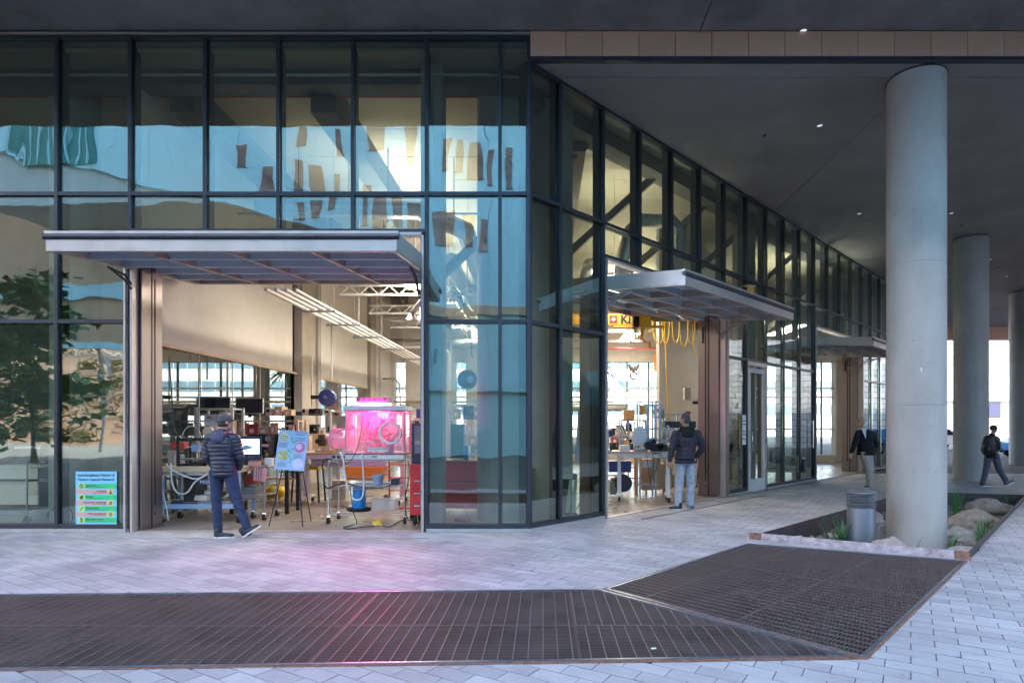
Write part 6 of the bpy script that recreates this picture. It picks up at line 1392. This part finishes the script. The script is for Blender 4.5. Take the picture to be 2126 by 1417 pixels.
# ---- middle door contents
t2 = stand_table('white standing table with wooden top and motor rig inside the middle door', (2.15, 13.15, 0), 1.35, .7, 1.06, -.12)
pp = thing('perforated_paddle', 'rounded white perforated panel standing on the rig table', 'panel', W(1328, 936, 12.95))
q = MB(); pts = [(-.13, .12), (.13, .12), (.15, .3)]+[(.15*cos(a), .33+.2*sin(a)) for a in [pi*k/10 for k in range(11)]]+[(-.15, .3)]; n = len(pts); q.v = [(a, 0, b) for a, b in pts]+[(a, .02, b) for a, b in pts]; q.f = [tuple(range(n)), tuple(range(n, 2*n))[::-1]]+[(i, i+n, (i+1) % n+n, (i+1) % n) for i in range(n)]; q.build('panel', 'white_paint', pp)
for i in range(4):
    for j in range(5): q = MB(); q.lathe([(.010, 0), (.010, .002)], n=8); q.v = [(-.09+i*.06+v[0], -.001-v[2], .17+j*.07+v[1]) for v in q.v]; q.build('hole', 'grey_plastic', pp)
for x in (-.11, .11): MB().box(x-.02, x+.02, -.02, .04, 0, .12).build('foot', 'grey_light', pp)
fr = thing('profile_rig', 'tall aluminium profile rig on the white standing table', 'rig', W(1360, 938, 13.1))
for x, h_ in ((-.17, 1.02), (.0, 1.0), (.1, .95), (.25, .5)): MB().box(x-.022, x+.022, -.02, .02, 0, h_).build('profile', 'galv', fr)
for z, a, b in ((.5, -.3, .42), (1.0, -.25, .15), (.25, -.2, .3), (.75, -.05, .12)): MB().box(a, b, -.045, -.021, z-.018, z+.018).build('crossbar', 'galv', fr)
MB().box(.13, .19, -.06, .0, .72, .9).build('control_box', 'grey_plastic', fr); MB().bar((-.0, -.03, .8), (.1, -.03, .98), .02).bar((.1, -.03, .8), (0, -.03, .98), .02).build('brace', 'pink_plastic', fr)
q = MB(); q.path([(.2+.13*cos(a), -.03, .42+.16*sin(a)) for a in [-1.2+k*.3 for k in range(9)]], .012, 6); q.build('hose', 'white_paint', fr, smooth=True)
mo = thing('motor_cluster', 'black motors and wheels with hanging cords on the rig table', 'motors', W(1358, 930, 12.85))
for x, z, r in ((-.12, .06, .09), (.02, -.02, .1), (.2, .0, .09), (-.02, .14, .06), (.12, .05, .07)): q = MB(); q.tube((x, -.06, z), (x, .06, z), r, n=18); q.build('motor', 'black', mo, smooth=True, auto=40)
MB().ell((-.09, -.08, .18), (.035, .035, .035)).build('knob', 'blue_bright', mo, smooth=True); q = MB(); q.path([(.2+.08*cos(a), -.09, -.1+.11*sin(a)) for a in [2*pi*k/16 for k in range(16)]], .008, 6, closed=True); q.build('cord_loop', 'black', mo, smooth=True)
for i in range(3): q = MB(); q.path([(-.2+i*.14, -.1, 0), (-.16+i*.12, -.12, -.25), (-.1+i*.05, -.12, -.75+i*.12)], .007, 5); q.build('cord', 'black', mo, smooth=True)
bx_('white carton at the left end of the rig table', 1287, 1308, 924, 937, 12.95, .2, 'paper'); bx_('tilted grey keyboard tray on the rig table', 1318, 1342, 931, 936, 12.9, .15, 'frame_light', 'keyboard', 'keyboard')
bx_('pale junction box hanging under the rig table', 1336, 1352, 955, 970, 13.0, .08, 'grey_light')
for i, (a, b, c, d) in enumerate(((1334, 1356, 953, 1017), (1357, 1372, 945, 1016), (1372, 1396, 962, 1014), (1397, 1425, 985, 1012))):
    bx_('%s tall cardboard box from the left behind the rig table' % ('first', 'second', 'third', 'fourth')[i], a, b, c, d, 14.0+.1*i, .4, 'cardboard', 'cardboard_box')
ab = bx_('amber box on a pole before the back windows', 1295, 1318, 850, 871, 15.0, .3, 'amber', 'amber_box'); MB().tube((0, .0, -1.9), (0, .0, -.01), .02).build('pole', 'grey_light', ab)
bs = thing('black_shelf', 'black tool shelf with small red parts beside the grey haired man', 'shelf', (XX(1400, 14.2), 14.2, 0)); MB().box(-.22, .5, 0, .4, 1.55, 1.70).build('shelf', 'black', bs); MB().box(-.2, -.16, 0, .4, 0, 1.55).build('post', 'black', bs); MB().box(-.2, .5, 0, .4, 1.0, 1.04).build('shelf', 'wood_pale', bs)
MB().box(-.1, .1, -.05, .1, 1.06, 1.2).build('red_part', 'red', bs); MB().box(-.12, .15, 0, .2, 1.21, 1.38).build('black_part', 'black', bs); MB().box(.1, .2, .0, .1, 1.04, 1.25).build('white_part', 'white_paint', bs)
bx_('red cap on a white bottle above the head of the grey haired man', 1423, 1434, 853, 860, 14.4, .1, 'red', 'red_bottle', 'bottle'); bx_('grey wall box with conduit above the grey haired man', 1421, 1434, 804, 830, 15.0, .12, 'beige', 'wall_box')
clutter(1378, 1440, 948, 14.0, 'on the counter beside the grey haired man', 3, 10, 26, [('white_paint', 'white bottle box'), ('yellow', 'small yellow box'), ('red', 'small red box')]); clutter(1268, 1340, 905, 17.6, 'on the rack seen behind the rig table', 5, 10, 24); clutter(1268, 1340, 925, 16.5, 'low behind the rig table', 5, 10, 20)
mb2 = thing('banner_board', 'lavender banner board on a wooden easel at the left edge of the middle door', 'board', SP(2.02, .7)+V((0, 0, 0)), SR)
MB().cbox((.1, 0, 1.42), (.34, .012, .98), (.08, 0, 0)).build('board', 'lavender', mb2); MB().cbox((.15, -.012, 1.55), (.06, .004, .08), (.08, 0, 0)).build('blue_print', 'blue_bright', mb2)
for z in (1.82, 1.3, 1.02, .985): MB().cbox((.16, -.012, z), (.14, .004, .014), (.08, 0, 0)).build('printed_line', 'ink', mb2)
MB().cbox((.2, -.0, 1.88), (.05, .02, .16)).build('clip', 'orange_beam', mb2); MB().tube((.28, .03, .35), (.28, .06, 2.1), .02).build('easel_post', 'wood_pale', mb2); MB().tube((.27, .0, .4), (.38, -.2, 0), .009).build('easel_leg', 'black', mb2); MB().tube((.27, .0, .4), (.1, .2, 0), .009).build('easel_leg', 'black', mb2)
dk = thing('floor_machine', 'dark floor machine with bucket behind the banner board', 'machine', (XX(1283, 13.8), 13.8, 0)); MB().box(-.18, .0, 0, .4, .05, .35).build('battery_box', 'grey_plastic', dk); MB().tube((.12, .0, .3), (.12, .4, .3), .2, n=20).build('drum', 'navy', dk, smooth=True, auto=40); MB().box(-.2, .3, .0, .4, .55, .8).build('cowl', 'blue', dk); MB().box(-.15, -.02, .05, .2, .355, .42).build('red_part', 'red', dk)
q = MB(); q.path([(-.1, 0, 0), (-.1, 0, .6), (-.04, 0, .72), (.04, 0, .72), (.1, 0, .6), (.1, 0, 0)], .012, 6); o = tag(q.build('hand_cart_frame', 'galv', loc=(XX(1272, 16), 16, 1.05), smooth=True), 'arched grey tube frame behind the banner board', 'frame')
stp = thing('wooden_ladder', 'orange wooden ladder leg behind the rig table', 'ladder', (XX(1320, 14.2), 14.2, 0)); MB().bar((0, 0, 0), (.0, .1, 1.0), .06, .03).build('rail', 'orange_beam', stp); MB().bar((.25, 0, 0), (.22, .1, 1.0), .03, .03).build('rail', 'orange_beam', stp)
# ---- behind the side panes and far door
cn = thing('traffic_cone', 'orange traffic cone with white bands behind the narrow side door', 'cone', SP(7.95, .9)); MB().box(-.17, .17, -.17, .17, 0, .03).build('base', 'black', cn); MB().lathe([(.13, .03), (.025, .7)], n=24).build('cone', 'orange', cn, smooth=True); MB().lathe([(.1065, .2), (.0845, .3)], n=24).build('white_band', 'paper', cn, smooth=True); MB().lathe([(.073, .4), (.055, .5)], n=24).build('white_band', 'paper', cn, smooth=True)
ts = thing('tripod_instrument', 'black tripod instrument behind the narrow side door', 'tripod', SP(7.9, 1.5)); 
for a in range(3): MB().tube((.35*cos(a*2.1), .35*sin(a*2.1), 0), (0, 0, 1.1), .016).build('leg', 'black', ts)
MB().tube((0, 0, 1.1), (0, 0, 2.6), .02).build('mast', 'grey_plastic', ts); MB().cbox((0, 0, 2.2), (.4, .05, .08)).build('arm', 'black', ts); MB().box(-.1, .1, -.06, .06, 1.1, 1.3).build('head_box', 'blue_pale', ts); MB().cbox((.05, -.05, 1.5), (.3, .02, .12), (.5, 0, 0)).build('solar_panel', 'grey_light', ts)
ft_ = thing('far_table', 'wooden table with green cutting mat inside the far door', 'table', SP(12.9, 3.2), SR); MB().box(-.7, .7, -.4, .4, .86, .92).build('tabletop', 'wood', ft_); MB().box(-.6, .6, -.35, .35, .921, 1.0).build('cutting_mat', 'green_mat', ft_)
for x in (-.64, .64):
    for y in (-.34, .34): MB().box(x-.04, x+.04, y-.04, y+.04, 0, .86).build('leg', 'wood', ft_)
MB().box(-.6, .6, -.36, -.3, .2, .3).build('stretcher', 'wood', ft_)
wb = thing('white_board', 'small white board propped on the table inside the far door', 'board', SP(12.75, 3.3, 1.0), SR); MB().cbox((0, 0, .3), (.5, .02, .55), (.15, 0, 0)).build('board', 'paper', wb); MB().cbox((.27, 0, .3), (.03, .04, .6), (.15, 0, 0)).build('frame_edge', 'wood_pale', wb)
clutter(1512, 1545, 960, 15.0, 'behind the pane after the middle door', 2, 20, 50, [('beige', 'beige instrument'), ('navy', 'dark navy case')]); clutter(1595, 1680, 980, 17.0, 'behind the panes after the narrow door', 5, 20, 60, [('navy', 'dark navy case'), ('grey_light', 'grey instrument box'), ('beige', 'beige instrument')])
# ---- overhead services above the left door bay and frames in the middle bay
def svc(lab, pts, r, mt, n=8, nm='pipe', cat='pipe'):
    q = MB(); q.path(pts, r, n); return tag(q.build(nm, mt, smooth=True), lab, cat)
tray = thing('cable_tray', 'steel ladder cable tray hanging over the back of the left bay', 'tray', (-2.3, 13.5, 4.55))
for x in (-.25, .25): MB().box(x-.015, x+.015, 0, 10, 0, .09).build('tray_rail', 'grey_light', tray)
for i in range(28): MB().box(-.24, .24, i*.36, i*.36+.04, .01, .03).build('rung', 'grey_light', tray)
for i, mt in enumerate(('black', 'blue', 'grey_light', 'yellow')): MB().path([(-.18+i*.1, 0, .05), (-.16+i*.09, 3, .06), (-.2+i*.1, 6, .05), (-.15+i*.1, 10, .06)], .02, 6).build('tray_cable', mt, tray, smooth=True)
svc('wide silver duct high over the right half of the left bay', [(-1.9, 12.6, 5.0), (-1.9, 13.4, 4.9), (-1.8, 16, 4.8), (-1.8, 24, 4.8)], .17, 'duct', 14, 'duct', 'duct')
svc('crosswise silver duct over the back of the left bay', [(-4.8, 18.5, 4.9), (-1.0, 18.5, 4.9)], .14, 'duct', 14, 'duct', 'duct')
svc('second crosswise silver duct farther back in the left bay', [(-5.5, 21.5, 4.5), (-.8, 21.5, 4.5)], .16, 'duct', 14, 'duct', 'duct')
svc('green banded white pipe crossing behind the pipe rack', [(-4.6, 19.5, 4.1), (-3.2, 19.5, 4.1), (-3.0, 19.5, 3.9), (-3.0, 19.5, .3)], .035, 'white_paint')
svc('grey conduit bending down beside the second square column', [(-6.2, 23.6, 3.4), (-5.7, 23.6, 3.4), (-5.55, 23.6, 3.2), (-5.5, 23.6, 2.4), (-5.3, 23.6, 2.2), (-2.0, 23.6, 2.2)], .04, 'grey_light')
svc('vertical white pipe before the back windows of the left bay', [(-4.2, 22, .2), (-4.2, 22, 4.4)], .06, 'white_paint'); svc('thin vertical steel pipe before the back windows of the left bay', [(-3.7, 20, .2), (-3.7, 20, 4.6)], .025, 'galv')
svc('vertical grey conduit near the tool cabinet side of the left bay', [(-2.35, 15.5, .2), (-2.35, 15.5, 4.5)], .03, 'grey_light')
hc_ = thing('service_panel', 'white ceiling service panel with black slot over the left bay', 'panel', (-2.5, 15.3, 4.35)); MB().box(-.5, .45, -.9, .9, 0, .12).build('housing', 'white_wall', hc_, bevel=.01); MB().box(.0, .08, -.88, .88, -.006, -.001).build('slot', 'black', hc_)
for i, (x, y) in enumerate(((-2.1, 12.4), (-2.9, 14.4), (-2.0, 16.5), (-3.2, 17.2))):
    rl_ = thing('hose_reel', '%s small hose reel hanging from the overhead services of the left bay' % ('first', 'second', 'third', 'fourth')[i], 'reel', (x, y, 4.05)); q = MB(); q.tube((-.05, 0, 0), (.05, 0, 0), .13, n=18); q.build('drum', ('galv', 'grey_plastic', 'steel', 'black')[i], rl_, smooth=True, auto=40); MB().tube((0, 0, .12), (0, 0, .6), .012).build('hanger', 'grey_light', rl_); q = MB(); q.path([(.06, .0, -.08), (.07, .02, -.3), (.05, .0, -.5), (.1, .02, -.62)], .012, 6); q.build('hose', ('orange', 'blue', 'black', 'red')[i], rl_, smooth=True)
for i, (px, py0, Y, w_, h_) in enumerate(((1275, 905, 16.0, .5, 1.6), (1345, 840, 13.6, .35, 2.15), (1395, 850, 15.5, .45, 1.9), (1315, 880, 15.2, .6, 1.75), (985, 860, 14.6, .5, 1.9), (955, 850, 15.6, .6, 2.1))):
    t = thing('equipment_stand', '%s open metal profile frame from the %s' % (('front', 'tall', 'right', 'middle', 'near', 'back')[i], ('middle door rack line', 'rig table rear edge', 'white wall side', 'amber box pole', 'corner column left', 'corner column rear')[i]), 'frame', (XX(px, Y), Y, 0))
    for x in (-w_/2, w_/2):
        for y in (0, .4): MB().box(x-.018, x+.018, y-.018, y+.018, 0, h_).build('post', 'galv', t)
    for z in (.3, .9, 1.3, h_-.02): MB().box(-w_/2-.05, w_/2+.05, -.035, -.019, z-.018, z+.018).build('crossbar', 'galv', t)
    MB().cbox((.05, .1, 1.05), (.25, .2, .22), (0, 0, .3)).build('motor_box', ('black', 'grey_plastic', 'white_paint')[i % 3], t, bevel=.01); MB().cbox((-.1, .1, h_-.2), (.14, .14, .2), (0, 0, .1)).build('control_box', ('blue', 'yellow', 'grey_light')[i % 3], t, bevel=.01)
    q = MB(); q.path([(-w_/2, -.05, h_-.1), (-w_/4, -.1, h_-.5), (w_/4, -.1, h_-.6), (w_/3, -.06, h_-.2)], .01, 6); q.build('cable', ('black', 'red', 'blue')[i % 3], t, smooth=True)
for k_, a_ in (('concrete', .10), ('soffit_dark', .2), ('soffit', .12), ('white_wall', .06), ('floor_in', .3)): stains(M[k_], a_, 1.3 if k_ != 'soffit' else .5, .38, .55)

for i, (x, y, z) in enumerate(((-2.2, 12.2, 3.95), (-1.9, 14.8, 4.2), (-2.9, 19.0, 4.4))):
    t = thing('extraction_arm', '%s jointed extraction arm hanging over the left bay' % ('nearest', 'middle', 'farthest')[i], 'arm', (x, y, z))
    MB().path([(0, 0, .9), (0, 0, .3), (-.25, 0, .1), (-.45, .1, -.1)], .05, 10).build('tube', 'white_paint', t, smooth=True); MB().lathe([(.05, .0), (.14, -.14), (.15, -.14)], n=18).build('hood', 'galv', t, loc=(-.45, .1, -.1), smooth=True); MB().ell((0, 0, .3), (.07, .07, .07)).build('joint', 'black', t, smooth=True)
for i in range(5):
    q = MB(); q.bar((-4.6+.0*i, 13.8+i*2.3, 4.55), (-1.0, 13.8+i*2.3, 4.55), .05, .05); q.bar((-4.6, 13.8+i*2.3, 4.75), (-1.0, 13.8+i*2.3, 4.75), .03, .03)
    for k in range(8): q.bar((-4.6+k*.45, 13.8+i*2.3, 4.55), (-4.6+(k+.5)*.45, 13.8+i*2.3, 4.75), .02); q.bar((-4.6+(k+.5)*.45, 13.8+i*2.3, 4.75), (-4.6+(k+1)*.45, 13.8+i*2.3, 4.55), .02)
    tag(q.build('strut_truss', 'grey_light'), '%s light lattice strut crossing over the left bay, counted from the front' % ('first', 'second', 'third', 'fourth', 'fifth')[i], 'truss', 'lattice struts over the left bay')
for i in range(4):
    q = MB(); y = 15.6+i*2.4; q.bar((1.0, y, 4.75), (4.9, y, 4.75), .07, .09); tag(q.build('strut', 'galv'), '%s steel strut under the ducts inside the middle door, from the front' % ('first', 'second', 'third', 'fourth')[i], 'strut', 'steel struts inside the middle door')

for i, s_ in enumerate((2.6, 4.9, 7.2, 9.5, 13.0, 16.5)):
    q = MB(); q.bar(SP(s_, .9, 7.1), SP(s_-1.7, 3.3, 4.6), .13, .16); tag(q.build('shadow_line_bar', 'beam'), '%s dark bar for a diagonal shadow line behind the high side panes from the corner' % ('first', 'second', 'third', 'fourth', 'fifth', 'sixth')[i], 'brace', 'bars for shadow lines behind the side panes')  # dark bars drawn where shadow lines fall behind the glass
col_ = bpy.data.objects['concrete_column']
for a in (-2.2, -1.45, -2.9):
    for z in (.9, 2.9, 4.9): t_ = MB().cbox((.414*cos(a), .414*sin(a), z), (.004, .02, .02), (0, 0, a)).build('tie_hole', 'grey_plastic', col_)
MB().ell((.412*cos(-1.95), .412*sin(-1.95), 2.45), (.012, .012, .035), 8, 6).build('chip', 'paper', col_)
